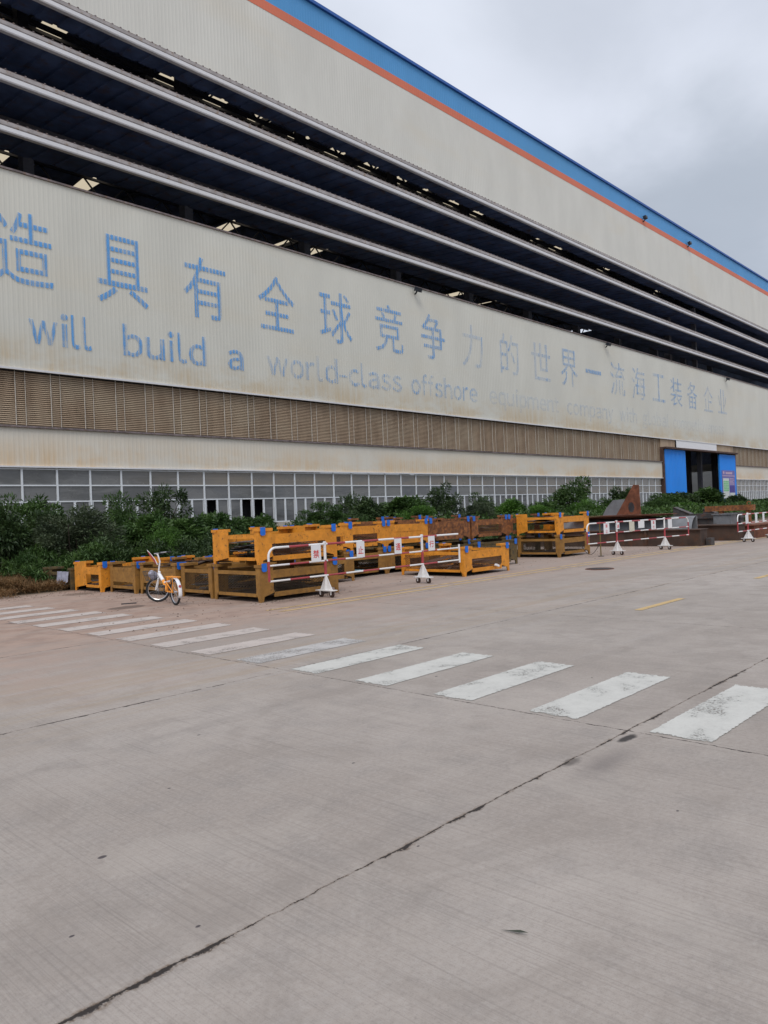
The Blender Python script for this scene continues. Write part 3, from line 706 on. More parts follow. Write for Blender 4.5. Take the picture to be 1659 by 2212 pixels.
def crate(x0, y0, L, Wd, lvl, mt, mesh, label, ends='mesh', front='mesh', tabs=True, rz=0.0, H=.70, solid=False, pw=.31, er=.07, fw=.13):
    t_ = thing('steel_crate', label, 'crate', (x0, y0, lvl*.675), rz, CG); tr_ = .18 if mt == 'orange' else .15
    mt = M[mt]; mesh = M[mesh]; T = .018
    post_l = [(0, 0), (.07, 0), (.09, .10), (pw+.03, .17), (pw, .22), (pw, H), (0, H)]
    def corner(sx, sy):
        b = MB(); ox = 0 if sx > 0 else L; oy = 0 if sy > 0 else Wd
        b.prism(post_l, (ox, oy, 0), (sx, 0, 0), (0, 0, 1), (0, sy, 0), T)
        q = fw if sy < 0 else .13
        b.prism([(.018, 0), (.07, 0), (.08, .08), (q, .15), (q, H), (.018, H)], (ox, oy, 0), (0, sy, 0), (0, 0, 1), (sx, 0, 0), T)
        xa, xb = sorted((ox-.018*sx, ox+(pw+.015)*sx)); ya, yb = sorted((oy-.018*sy, oy+.15*sy)); b.box(xa, xb, ya, yb, H-.055, H-.002)
        return b
    for sx in (1, -1):
        for sy in (1, -1):
            p = corner(sx, sy).build('post', mt, t_)
            if tabs:
                bb = MB(); xx = .035 if sx > 0 else L-.145; yy_ = -.030 if sy > 0 else Wd+.018
                bb.prism([(0, 0.02), (.025, 0), (.085, 0), (.11, .02), (.11, .155), (0, .155)], (xx, yy_, H-.135), (1, 0, 0), (0, 0, 1), (0, 1, 0), .012)
                bb.build('tab', M['tab_blue'], p)
    zt = H-.10 if solid else H-.12
    # long sides (facing the road) and ends
    for nm, yy_ in (('side_rail', 0), ('side_rail', Wd-.03)):
        b = MB(); b.box(pw+.001, L-pw-.001, yy_, yy_+.03, zt-tr_, zt); b.box(pw+.02, L-pw-.02, yy_, yy_+.03, .08, .17); b.build(nm, mt, t_)
    if front == 'mesh':
        b = MB(); lattice(b, (pw, .012, .17), (1, 0, 0), (0, 0, 1), L-2*pw, zt-tr_-.17); b.build('mesh_panel', mesh, t_, fix=False)
        b = MB(); lattice(b, (pw, Wd-.012, .17), (1, 0, 0), (0, 0, 1), L-2*pw, zt-tr_-.17); b.build('mesh_panel', mesh, t_, fix=False)
    if front == 'plate': MB().box(pw, L-pw, .008, .018, .17, zt-tr_).build('side_plate', mt, t_)
    for xx in (0, L-.03):
        b = MB(); b.box(xx, xx+.03, .131, Wd-fw-.001, zt-er, zt); b.box(xx, xx+.03, .131, Wd-fw-.001, .10, .16); b.build('end_rail', mt, t_)
        if ends == 'mesh':
            b = MB(); lattice(b, (xx+.012, .13, .16), (0, 1, 0), (0, 0, 1), Wd-.13-fw, zt-er-.16); b.build('mesh_panel', mesh, t_, fix=False)
        if ends == 'plate': MB().box(xx+.006, xx+.018, .13, Wd-fw, .25, zt-er).build('end_plate', mt, t_)
    b = MB(); b.box(.03, L-.03, .03, Wd-.03, .115, .13); b.build('floor_plate', M['steel_brown'], t_)
    return t_
C = crate
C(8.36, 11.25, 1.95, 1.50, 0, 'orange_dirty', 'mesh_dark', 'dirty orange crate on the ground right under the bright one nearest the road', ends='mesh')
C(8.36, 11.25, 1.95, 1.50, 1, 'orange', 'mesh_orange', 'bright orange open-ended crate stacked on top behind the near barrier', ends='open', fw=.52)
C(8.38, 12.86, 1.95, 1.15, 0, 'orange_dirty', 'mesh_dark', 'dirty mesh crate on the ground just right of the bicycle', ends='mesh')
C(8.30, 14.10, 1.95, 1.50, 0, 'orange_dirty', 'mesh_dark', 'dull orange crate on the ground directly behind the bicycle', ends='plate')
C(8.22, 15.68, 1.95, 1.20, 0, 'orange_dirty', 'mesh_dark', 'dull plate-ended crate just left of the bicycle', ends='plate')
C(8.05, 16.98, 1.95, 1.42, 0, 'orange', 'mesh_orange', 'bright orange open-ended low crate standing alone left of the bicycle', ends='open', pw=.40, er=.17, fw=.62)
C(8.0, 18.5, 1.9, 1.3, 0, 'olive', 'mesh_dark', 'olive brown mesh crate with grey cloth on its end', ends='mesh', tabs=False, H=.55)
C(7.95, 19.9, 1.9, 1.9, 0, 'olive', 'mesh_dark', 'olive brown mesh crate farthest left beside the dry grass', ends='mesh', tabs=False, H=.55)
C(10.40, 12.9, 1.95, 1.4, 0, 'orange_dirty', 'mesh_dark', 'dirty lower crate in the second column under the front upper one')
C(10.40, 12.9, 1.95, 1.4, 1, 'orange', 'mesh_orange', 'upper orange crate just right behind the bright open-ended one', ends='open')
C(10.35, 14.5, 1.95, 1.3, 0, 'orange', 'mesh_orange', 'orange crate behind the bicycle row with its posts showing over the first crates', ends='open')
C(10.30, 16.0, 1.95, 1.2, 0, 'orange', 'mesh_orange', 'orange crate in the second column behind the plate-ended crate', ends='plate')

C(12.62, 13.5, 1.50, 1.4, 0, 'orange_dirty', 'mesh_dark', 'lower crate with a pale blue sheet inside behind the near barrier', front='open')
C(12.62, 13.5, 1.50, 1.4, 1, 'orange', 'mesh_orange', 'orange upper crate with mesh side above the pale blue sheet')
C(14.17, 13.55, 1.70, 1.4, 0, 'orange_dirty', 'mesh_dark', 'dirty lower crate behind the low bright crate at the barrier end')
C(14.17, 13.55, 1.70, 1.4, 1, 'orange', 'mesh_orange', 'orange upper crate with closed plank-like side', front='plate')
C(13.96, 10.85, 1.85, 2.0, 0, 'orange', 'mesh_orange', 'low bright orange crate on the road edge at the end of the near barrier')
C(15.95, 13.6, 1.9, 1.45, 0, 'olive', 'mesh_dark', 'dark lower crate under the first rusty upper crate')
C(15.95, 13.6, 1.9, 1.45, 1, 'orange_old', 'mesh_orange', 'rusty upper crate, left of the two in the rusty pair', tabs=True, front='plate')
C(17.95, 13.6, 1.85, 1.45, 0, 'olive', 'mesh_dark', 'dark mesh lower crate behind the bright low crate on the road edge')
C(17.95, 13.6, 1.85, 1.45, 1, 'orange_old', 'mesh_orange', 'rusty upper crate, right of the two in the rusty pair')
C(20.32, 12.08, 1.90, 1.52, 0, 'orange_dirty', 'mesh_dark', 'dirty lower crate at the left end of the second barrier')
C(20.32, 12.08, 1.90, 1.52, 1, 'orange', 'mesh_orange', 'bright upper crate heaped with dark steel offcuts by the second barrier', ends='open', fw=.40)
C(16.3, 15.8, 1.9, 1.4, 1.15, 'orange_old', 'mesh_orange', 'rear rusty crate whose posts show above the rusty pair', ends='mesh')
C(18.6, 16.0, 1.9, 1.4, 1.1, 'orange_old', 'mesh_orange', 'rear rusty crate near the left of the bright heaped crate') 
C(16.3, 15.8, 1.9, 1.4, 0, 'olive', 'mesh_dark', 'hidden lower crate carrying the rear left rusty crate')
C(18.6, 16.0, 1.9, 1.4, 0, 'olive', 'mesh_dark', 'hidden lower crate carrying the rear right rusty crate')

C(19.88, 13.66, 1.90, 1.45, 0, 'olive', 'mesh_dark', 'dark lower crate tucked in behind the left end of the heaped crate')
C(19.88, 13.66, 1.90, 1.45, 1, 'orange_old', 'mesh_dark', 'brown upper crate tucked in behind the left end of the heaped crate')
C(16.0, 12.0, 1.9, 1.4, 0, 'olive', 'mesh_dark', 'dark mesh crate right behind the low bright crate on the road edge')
# scrap inside crates
def scrap(x, y, z, lx, ly, n, label, mt='scrap', hz=.2, seed=1):
    rr = random.Random(seed); b = MB()
    for i in range(n):
        cx, cy = x+rr.uniform(.1, .9)*lx, y+rr.uniform(.1, .9)*ly; l = rr.uniform(.3, .8)*min(lx, 1.2)/2; a = rr.uniform(-.5, .5); w_ = rr.uniform(.04, .35); zz_ = z+rr.uniform(0, hz)
        d = Vector((math.cos(a), math.sin(a), rr.uniform(-.12, .12)))
        p = Vector((min(max(cx, x+l), x+lx-l), min(max(cy, y+.1+w_/2), y+ly-.1-w_/2), zz_)); b.bar(p-d*l, p+d*l, w_, .012)
    o = b.build('scrap_steel', M[mt]); return tag(o, label, 'scrap metal', 'steel offcuts lying in the crates')
scrap(8.45, 11.3, .84, 1.75, 1.35, 80, 'grey steel offcuts inside the bright open-ended upper crate', hz=.30, seed=3)
scrap(8.45, 11.3, .17, 1.75, 1.35, 30, 'brown offcuts inside the lower crate nearest the road', 'steel_brown', .25, 4)
scrap(12.7, 13.6, .86, 1.3, 1.2, 26, 'offcuts behind the mesh of the upper crate right of the open one', 'steel_brown', .3, 6)
scrap(14.1, 10.95, .17, 1.6, 1.75, 30, 'light brown offcuts in the low bright crate on the road edge', 'steel_brown', .2, 7)
scrap(20.45, 12.2, 1.0, 1.65, 1.3, 44, 'dark sheet offcuts heaped high in the upper crate by the second barrier', 'steel_dark', .26, 8)
scrap(8.2, 17.1, .17, 1.6, 1.2, 9, 'a few pale strips lying in the open low crate left of the bicycle', 'scrap', .08, 9)
scrap(8.45, 12.95, .17, 1.75, .95, 20, 'grey strips inside the mesh crate right of the bicycle', 'scrap', .25, 10)
scrap(8.4, 14.2, .60, 1.7, 1.3, 16, 'flat bars lying across the crate behind the bicycle', 'steel_brown', .10, 11)
scrap(16.05, 13.7, .86, 1.7, 1.25, 20, 'dark offcuts in the left rusty upper crate', 'steel_dark', .28, 12)
scrap(18.05, 13.7, .86, 1.65, 1.25, 20, 'dark offcuts in the right rusty upper crate', 'steel_dark', .28, 13)
tag(MB().bar((12.85, 13.62, .17), (13.25, 13.58, .17), .40, .012).build('plastic_sheet', M['pale_blue'], rot=None), 'pale blue sheet lying in the open crate behind the near barrier', 'sheet')
def drape():
    b = MB(); n = 10; V = []
    for j in range(6):
        for i in range(n): V.append((7.97-.02*math.sin(i*1.9)-.03*(j/5)-.01, 18.55+i*.078, .46-j*.05-.10*math.sin(i/(n-1)*3.1)*j/5))
    b.add(V, [(j*n+i, j*n+i+1, (j+1)*n+i+1, (j+1)*n+i) for j in range(5) for i in range(n-1)])
    o = b.build('cloth', M['cloth'], fix=False); md = o.modifiers.new('t', 'SOLIDIFY'); md.thickness = .006
    tag(o, 'grey cloth hanging over the end of the olive mesh crate', 'cloth')
drape()
b = MB(); b.bar((15.15, 10.80, .20), (15.25, 10.79, .16), .07, .05)
tag(b.build('paper_scrap', M['board']), 'crumpled white scrap caught at the foot of the low bright crate', 'litter')

# ------------------------------------------------------------------ barriers
BG = 'red and white wheeled barriers along the road edge'
def striped_tube(pts, r, seg=.30, phase=0, n=8):
    """tube along a polyline with alternating red and white paint"""
    P = [Vector(p) for p in pts]; out = []; D = [0]
    for a, c_ in zip(P, P[1:]): D.append(D[-1]+(c_-a).length)
    tot = D[-1]; marks = set(D); k = 0
    for i in range(len(P)-1):
        if abs(P[i+1].x-P[i].x) > .2:
            for q in range(0, 40):
                if min(P[i].x, P[i+1].x) < q*seg < max(P[i].x, P[i+1].x): marks.add(D[i]+abs(q*seg-P[i].x))
    marks = sorted(marks); m2 = [marks[0]]
    for q in marks[1:]:
        if q-m2[-1] > 1e-3: m2.append(q)
    def at(s_):
        for i in range(len(D)-1):
            if s_ <= D[i+1]+1e-9: return P[i].lerp(P[i+1], (s_-D[i])/max(1e-9, D[i+1]-D[i]))
        return P[-1]
    pts2 = [at(s_) for s_ in m2]; b = MB(); b.tube(pts2, r, n); b.mi = []
    xm = max(p.x for p in P)
    for i in range(len(m2)-1):
        c_ = (pts2[i]+pts2[i+1])/2; vert = abs(pts2[i+1].x-pts2[i].x) < 1e-4
        if vert and c_.z < .80: w_ = 1
        elif c_.x < seg or (c_.x > xm-.25): w_ = 0
        else: w_ = (int(c_.x/seg)+phase) % 2
        b.mi += [w_]*n
    b.mi += [b.mi[0], b.mi[-1]]; return b
def barrier(x0, x1, y0, yaw, posts, boards, label, right_round=True, phase=0):
    t_ = thing('barrier', label, 'barrier', (x0, y0, 0), yaw, BG); L = x1-x0; mats = [M['white_paint'], M['red_paint']]
    zt, zm, zl, r = 1.02, .70, .42, .021
    arc = lambda cx, s_: [(cx+s_*(-.16*math.cos(a)), 0, zt-.16+.16*math.sin(a)) for a in [i*math.pi/12 for i in range(0, 7)]]
    left = [(0, 0, zl), (0, 0, zm+.08)]+arc(.16, 1)
    right = [(L-.16+.16*math.sin(a), 0, zt-.16+.16*math.cos(a)) for a in [i*math.pi/12 for i in range(0, 7)]]+[(L, 0, zl-.03)] if right_round else [(L, 0, zt)]
    striped_tube(left+right, r, .47, 0).build('top_rail', mats, t_, smooth=True)
    if not right_round:
        MB().tube([(L+.03, 0, zl-.06), (L+.03, 0, zm+.08)], .022).build('end_bar', M['white_paint'], t_, smooth=True)
    for z in (zm, zl): striped_tube([(.02, 0, z), (L-.01, 0, z)], .017, .47, 0).build('rail', mats, t_, smooth=True)
    for px in posts:
        q = px-x0
        p = MB(); p.tube([(q, 0, .14), (q, 0, .48)], .026); p.tube([(q, 0, .70), (q, 0, 1.07)], .027); p.disc((q, 0, 1.05), (0, 0, 1), .034, .03, 10)
        po = p.build('post', M['white_paint'], t_, smooth=True)
        MB().tube([(q, 0, .44), (q, 0, .72)], .027).build('red_sleeve', M['red_paint'], po, smooth=True)
        gg = MB(); gg.prism([(-.17, .142), (.17, .142), (.03, .40), (-.03, .40)], (q-.006, 0, 0), (0, 1, 0), (0, 0, 1), (1, 0, 0), .012)
        gg.prism([(-.045, .142), (.045, .142), (.02, .36), (-.02, .36)], (q, -.006, 0), (1, 0, 0), (0, 0, 1), (0, 1, 0), .012)
        gg.box(q-.07, q+.07, -.24, .24, .128, .141); gg.build('base_plate', M['white_paint'], t_)
        for s_ in (-1, 1):
            w_ = MB(); w_.tube([(q-.018, s_*.15, .058), (q-.016, s_*.15, .058), (q+.016, s_*.15, .058), (q+.018, s_*.15, .058)], [.046, .058, .058, .046], 20)
            ww = w_.build('caster', M['caster_brown'], t_, smooth=True)
            f = MB(); f.prism([(-.025, .128), (.03, .128), (.012, .048), (-.012, .048)], (q-.028, s_*.15, 0), (0, 1, 0), (0, 0, 1), (1, 0, 0), .005)
            f.prism([(-.025, .128), (.03, .128), (.012, .048), (-.012, .048)], (q+.024, s_*.15, 0), (0, 1, 0), (0, 0, 1), (1, 0, 0), .005)
            f.disc((q, s_*.15, .058), (1, 0, 0), .014, .062, 8); f.build('fork', M['white_paint'], ww)
    for bx0, bx1, z0, z1, mt, txt in boards:
        bo = MB(); a, c_ = bx0-x0, bx1-x0; bo.box(a, c_, -.034, -.028, z0, z1); bo.box(a, c_, -.034, .0, z1-.004, z1+.002)
        bb = bo.build('board', M[mt], t_)
        n = len(txt); hh = (z1-z0)/max(1, n)
        for i, ch in enumerate(txt):
            s_ = min((c_-a)*.68, hh*.7, .15); cx = (a+c_)/2; cz = z1-(i+.5)*hh-(0 if n > 1 else .015)
            text_obj('red_character', ch, (cx-s_/2, cx+s_/2, cz-s_/2, cz+s_/2), -.0358, M['red_ink'], bb, .015)
    return t_
barrier(8.20, 13.68, 10.76, .004, [9.55, 12.40], [(9.18, 9.42, .70, 1.02, 'board', '禁'), (10.37, 10.59, .70, 1.02, 'board', '止'), (11.48, 11.70, .70, 1.02, 'board', '通'), (12.58, 12.80, .70, 1.02, 'board', '行')],
        'nearest red and white wheeled barrier with four lettered white boards', right_round=False, phase=0)
barrier(20.15, 25.95, 11.03, -.121, [21.67, 24.42], [(20.95, 21.24, .68, 1.0, 'board', '禁止'), (21.62, 21.78, .80, 1.0, 'board', '通'), (22.32, 22.60, .70, 1.0, 'board_cream', ''), (22.83, 23.17, .78, 1.0, 'board', ''), (23.58, 23.84, .70, 1.0, 'board', '通行'), (24.60, 24.84, .70, 1.0, 'board', '')],
        'middle wheeled barrier with mixed boards in front of the dark steel girders', phase=1)
barrier(27.75, 33.4, 9.32, .015, [28.85, 31.75], [(28.52, 28.80, .68, 1.0, 'board', ''), (29.62, 29.86, .68, 1.0, 'board', ''), (30.50, 30.72, .68, 1.0, 'board', ''), (31.4, 31.62, .68, 1.0, 'board', '')],
        'farthest wheeled barrier at the right edge with plain white boards', phase=1)

# ------------------------------------------------------------------ bicycle
def bicycle():
    t_ = thing('bicycle', 'small orange and white bicycle parked facing the crates with front wheel turned', 'bicycle', (7.40, 12.60, 0), R(80))
    r = .245; WB = .93
    def wheel(name, cx, cy, steer):
        e = bpy.data.objects.new(name, None); col.objects.link(e); e.parent = t_; e.location = (cx, cy, r); e.rotation_euler = (0, 0, steer)
        ring = [(math.cos(a)*(r-.02), 0, math.sin(a)*(r-.02)) for a in [2*math.pi*i/32 for i in range(32)]]
        b = MB(); b.tube(ring, .021, 8, closed=True); b.build('tyre', M['rubber'], e, smooth=True)
        b = MB(); b.tube([Vector(p)*.885 for p in ring], .011, 6, closed=True); b.disc((0, 0, 0), (0, 1, 0), .022, .07, 12); b.build('rim', M['chrome'], e, smooth=True)
        b = MB()
        for i in range(16):
            a = 2*math.pi*i/16+.1; b.bar((0, .02 if i % 2 else -.02, 0), (math.cos(a)*.195, 0, math.sin(a)*.195), .003)
        b.build('spokes', M['chrome'], e); return e
    wheel('rear_wheel', 0, 0, 0); wheel('front_wheel', WB, 0, R(55))
    hx = WB-.06; htop = (hx-.05, 0, .60); hbot = (hx+.01, 0, .50)
    b = MB(); b.tube([(hx-.02, 0, .56), (.62, 0, .435)], [.036, .034], 10); b.tube([(.55, 0, .40), (.40, 0, .42), (.30, 0, .44)], .02, 8)
    b.tube([hbot, htop], .026, 10); b.build('frame', M['bike_white'], t_, smooth=True)
    b = MB(); b.tube([(.62, 0, .435), (.50, 0, .33), (.42, 0, .24)], [.0335, .032, .028], 10); b.tube([(.42, 0, .24), (.38, 0, .50)], .02, 8)
    for s_ in (-.05, .05): b.tube([(.42, s_*.6, .24), (0, s_, r)], .012, 6); b.tube([(.39, s_*.6, .42), (0, s_, r)], .010, 6)
    b.build('rear_frame', M['bike_orange'], t_, smooth=True)
    # rack
    b = MB()
    for s_ in (-.06, -.02, .02, .06): b.tube([(.30, s_, .525), (-.12, s_, .53)], .009, 6)
    for q in (.30, .1, -.12): b.tube([(q, -.07, .528), (q, .07, .53)], .008, 6)
    for s_ in (-.06, .06): b.tube([(-.05, s_, .525), (0, s_*.9, r)], .008, 6); b.tube([(.30, s_, .525), (.39, s_*.3, .45)], .008, 6)
    b.build('rack', M['bike_orange'], t_, smooth=True)
    # fender
    b = MB(); V = []; n = 14
    for i in range(n):
        a = R(200)-R(150)*i/(n-1); rr_ = r+.025
        for s_, dz in ((-.035, -.012), (-.02, 0), (.02, 0), (.035, -.012)): V.append((math.cos(a)*(rr_+dz), s_, r+math.sin(a)*(rr_+dz)))
    b.add(V, [(i*4+k, i*4+k+1, (i+1)*4+k+1, (i+1)*4+k) for i in range(n-1) for k in range(3)])
    fo = b.build('fender', M['bike_white'], t_, smooth=True, fix=False); md = fo.modifiers.new('t', 'SOLIDIFY'); md.thickness = .004
    b = MB(); b.disc((-.245, 0, r+.12), (-1, 0, .4), .026, .02, 14); b.build('reflector', M['red_paint'], fo)
    # stem, handlebar, fork, turned to the left
    e = bpy.data.objects.new('handlebar', None); col.objects.link(e); e.parent = t_; e.location = (hx, 0, 0); e.rotation_euler = (0, 0, R(55))
    b = MB(); b.tube([(0, 0, .58), (-.035, 0, .80), (0, 0, .93), (.03, 0, .95)], .016, 8); b.build('stem', M['bike_white'], e, smooth=True)
    b = MB(); b.tube([(-.10, -.27, .97), (.0, -.22, .965), (.03, 0, .95), (.0, .22, .965), (-.10, .27, .97)], .012, 8); b.build('bar', M['chrome'], e, smooth=True)
    b = MB()
    for s_ in (-.04, .04): b.tube([(.0, s_, .47), (.06, s_*1.1, r)], .011, 6)
    b.tube([(.0, -.045, .47), (.0, .045, .47)], .016, 6); b.build('fork', M['bike_white'], e, smooth=True)
    b = MB()
    for s_ in (-1, 1): b.tube([(-.10, s_*.27, .97), (-.19, s_*.28, .965)], .017, 8)
    b.build('grip', M['rubber'], e, smooth=True)
    # basket with a lamp
    b = MB()
    for z, k in ((.44, .8), (.54, .9), (.62, 1.0)):
        pp = [(.06, -.12*k, z), (.26*k+.02, -.12*k, z), (.26*k+.02, .12*k, z), (.06, .12*k, z)]
        b.tube(pp, .004, 5, closed=True)
    for i in range(9):
        y_ = -.12+.03*i; b.bar((.28, y_, .62), (.22, y_*.8, .44), .003); b.bar((.06, y_, .62), (.06, y_*.8, .44), .003); b.bar((.06, y_*.8, .44), (.22, y_*.8, .44), .003)
    for i in range(6):
        x_ = .06+.04*i
        for s_ in (-1, 1): b.bar((x_, s_*.12, .62), (.06+.032*i, s_*.096, .44), .003)
    b.build('basket', M['scrap'], e)
    b = MB(); b.tube([(.10, -.05, .47), (.12, -.02, .55), (.15, .03, .60)], [.06, .085, .05], 10); b.build('bag', M['cloth'], e, smooth=True)
    # red mirror-like blade with white edge standing at the left of the bar
    U, Wv, Nn = (.34, .94, 0), (0, 0, 1), (-.94, .34, 0)
    b = MB(); b.prism([(.02, .73), (.07, .79), (.155, .93), (.195, 1.02), (.145, .97), (.06, .84)], (hx, 0, 0), U, Wv, Nn, .012); b.build('blade', M['red_paint'], t_)
    b = MB(); b.prism([(.02, .73), (.005, .745), (.055, .86), (.15, .99), (.20, 1.045), (.195, 1.02), (.145, .97), (.06, .84)], (hx, 0, 0), U, Wv, Nn, .016); b.build('blade_edge', M['bike_white'], t_)
    # cranks and stand
    b = MB(); b.disc((.42, -.05, .24), (0, 1, 0), .07, .008, 20); b.bar((.42, -.07, .24), (.50, -.075, .12), .018); b.bar((.42, .07, .24), (.34, .075, .36), .018)
    b.box(.46, .54, -.15, -.08, .105, .125); b.box(.30, .38, .08, .15, .35, .37); b.build('crank', M['scrap'], t_)
    b = MB(); b.tube([(.12, -.04, r-.02), (.16, -.16, .01)], .008, 6); b.build('kickstand', M['chrome'], t_)
    return t_
bicycle()

# ------------------------------------------------------------------ steelwork behind the barriers
def slab(name, label, cat, build, mt, group='steel sections stored by the road'):
    b = MB(); build(b); o = b.build(name, M[mt]); return tag(o, label, cat, group)
def girder_a(b):
    b.box(26.30, 26.9, 10.08, 17.2, 0, .56); b.box(26.22, 27.0, 10.06, 17.25, .56, .59); b.box(26.25, 26.30, 12.0, 12.08, .02, .56)
slab('steel_girder', 'long dark rusty girder lying behind the middle barrier', 'girder', girder_a, 'steel_brown')
slab('steel_block', 'small black steel block at the near end of the long girder', 'steel block', lambda b: b.box(26.68, 26.98, 9.86, 10.05, 0, .26), 'steel_dark')
def girder_b(b):
    b.box(30.0, 30.7, 10.05, 12.6, 0, .58); b.box(29.9, 30.8, 10.02, 12.65, .58, .62); b.box(30.6, 30.95, 9.80, 10.04, 0, .30)
slab('steel_girder', 'reddish brown girder between the middle and far barriers', 'girder', girder_b, 'steel_brown')
def girder_c(b):
    b.box(31.6, 40.0, 10.0, 10.6, 0, .50); b.box(31.5, 40.1, 9.95, 10.65, .50, .54)
slab('steel_girder', 'brown girder behind the far barrier', 'girder', girder_c, 'rust')
def panel_grey(b):
    for i in range(14):
        a0, a1 = R(10+i*11), R(10+(i+1)*11)
    n = 20; V = []
    for k, yy_ in enumerate((10.9, 16.9)):
        for i in range(n+1):
            a = math.pi*(i/n)*.5; V.append((27.6+.55-.55*math.cos(a)*1.0, yy_, .35+.68*math.sin(a)))
    b.add(V, [(i, i+1, n+1+i+1, n+1+i) for i in range(n)])
    b.box(27.58, 27.62, 10.9, 16.9, .0, .36); b.box(28.15, 28.2, 10.9, 16.9, 0, 1.03)
slab('curved_shell', 'grey primed curved steel shell behind the middle barrier', 'steel shell', panel_grey, 'steel_grey')
def plates(b):
    rr = random.Random(5)
    for i in range(7):
        z = 1.03+.018*i; x = 27.3+rr.uniform(-.15, .15); y = 11.6+rr.uniform(0, 1.2); b.box(x, x+rr.uniform(.9, 1.3), y, y+rr.uniform(2.4, 3.4), z, z+.012)
slab('plate_stack', 'thin rusty plates stacked on the grey shell', 'steel plates', plates, 'rust')
def fin(b):
    # plane X = 28.0, in (Y, z); triangular fin with an oval hole
    o = (28.0, 0, 0); T = .03
    outer = [(14.0, 1.16), (13.25, 2.32), (13.02, 2.30), (12.98, 1.16)]
    hole = [(13.37+.13*math.cos(a), 1.44+.20*math.sin(a)) for a in [2*math.pi*i/20 for i in range(20)]]
    # ring of quads between the hole and the outline sampled by angle
    def ray_out(a):
        c = Vector((13.37, 1.44)); d = Vector((math.cos(a), math.sin(a))); best = 9
        for i in range(4):
            p, q = Vector(outer[i]), Vector(outer[(i+1) % 4]); e = q-p; den = d.x*e.y-d.y*e.x
            if abs(den) < 1e-9: continue
            t1 = ((p-c).x*e.y-(p-c).y*e.x)/den; u1 = ((p-c).x*d.y-(p-c).y*d.x)/den
            if t1 > 0 and -1e-6 <= u1 <= 1+1e-6: best = min(best, t1)
        return tuple(c+d*best)
    angs = [2*math.pi*i/20 for i in range(20)]
    for p in outer: angs.append(math.atan2(p[1]-1.44, p[0]-13.37) % (2*math.pi))
    angs = sorted(set(round(a, 5) for a in angs)); n = len(angs)
    H = [(13.37+.13*math.cos(a), 1.44+.20*math.sin(a)) for a in angs]; O = [ray_out(a) for a in angs]
    for x in (28.0, 28.0+T):
        b.add([(x, p[0], p[1]) for p in H+O], [(i, (i+1) % n, n+(i+1) % n, n+i) for i in range(n)])
    for ring in (H, O): b.add([(28.0, p[0], p[1]) for p in ring]+[(28.0+T, p[0], p[1]) for p in ring], [(i, (i+1) % n, n+(i+1) % n, n+i) for i in range(n)])
slab('steel_fin', 'tall rust-red triangular plate with an oval hole', 'steel plate', fin, 'rust')
slab('steel_plate', 'grey rust-streaked plate leaning beside the red triangular one', 'steel plate', lambda b: b.prism([(14.75, 1.12), (14.55, 1.45), (14.25, 1.76), (13.22, 1.80), (13.15, 1.12)], (28.25, 0, 0), (0, 1, 0), (0, 0, 1), (1, 0, 0), .03), 'steel_grey')
def gable(x, y0, y1, zt, ze, mt, lbl):
    def f(b):
        b.prism([(y1, ze), (y1, zt), (y0, ze+.04), (y0, ze)], (x, 0, 0), (0, 1, 0), (0, 0, 1), (1, 0, 0), .5)
        b.bar((x-.02, y1, zt+.01), (x-.02, y0, ze+.05), .05, .02)
        b.box(x, x+.5, y0, y1, 0, ze-.002)
    slab('wedge_section', lbl, 'steel section', f, mt)
gable(33.0, 13.08, 13.8, 1.36, 1.0, 'steel_dark', 'dark wedge-shaped section with a pale edge, nearer of two')
gable(34.2, 12.45, 12.95, 1.22, 1.0, 'steel_dark', 'smaller dark wedge-shaped section, farther of two')
slab('steel_box', 'dark grey box section lying across behind the brown girder', 'steel section', lambda b: (b.box(33.6, 34.1, 11.2, 13.1, .62, 1.02), b.box(33.5, 34.15, 11.1, 13.15, .80, .84), b.box(33.6, 34.1, 11.3, 13.0, 0, .62)), 'steel_dark')
slab('steel_trestle', 'rusty brown trestle beam with a lifting eye behind the far barrier', 'trestle', lambda b: (b.box(31.9, 32.2, 10.1, 12.0, 1.12, 1.34), b.box(31.95, 32.15, 10.25, 10.4, .6, 1.12), b.box(31.95, 32.15, 11.3, 11.45, .54, 1.12), b.tube([(32.05, 10.30+.07*math.cos(a), 1.40+.07*math.sin(a)) for a in [2*math.pi*i/14 for i in range(14)]], .02, 6, closed=True)), 'orange_old')
slab('steel_drum', 'dull dark blue steel box between the girders', 'steel box', lambda b: (b.box(31.3, 31.9, 10.75, 11.45, .0, .98), b.box(31.25, 31.95, 10.7, 11.5, .98, 1.02), b.box(31.26, 31.3, 10.8, 11.4, .3, .36)), 'steel_grey')
# a thin olive pole with its cable
p_ = thing('pole', 'thin olive pole with a looped cable at the left of the middle barrier', 'pole', (21.0, 11.06, 0))
MB().tube([(0, 0, 0), (0, 0, 1.06)], .018, 8).build('shaft', M['pole_olive'], p_, smooth=True)
MB().disc((0, 0, .01), (0, 0, 1), .09, .015, 12).build('foot', M['steel_dark'], p_)
MB().tube([(-.75+.1*i*.75, .25*(1-i/10), .42-.40*math.sin(math.pi*i/10)*(1-.3*i/10)) for i in range(11)], .008, 6).build('cable', M['rubber'], p_, smooth=True)
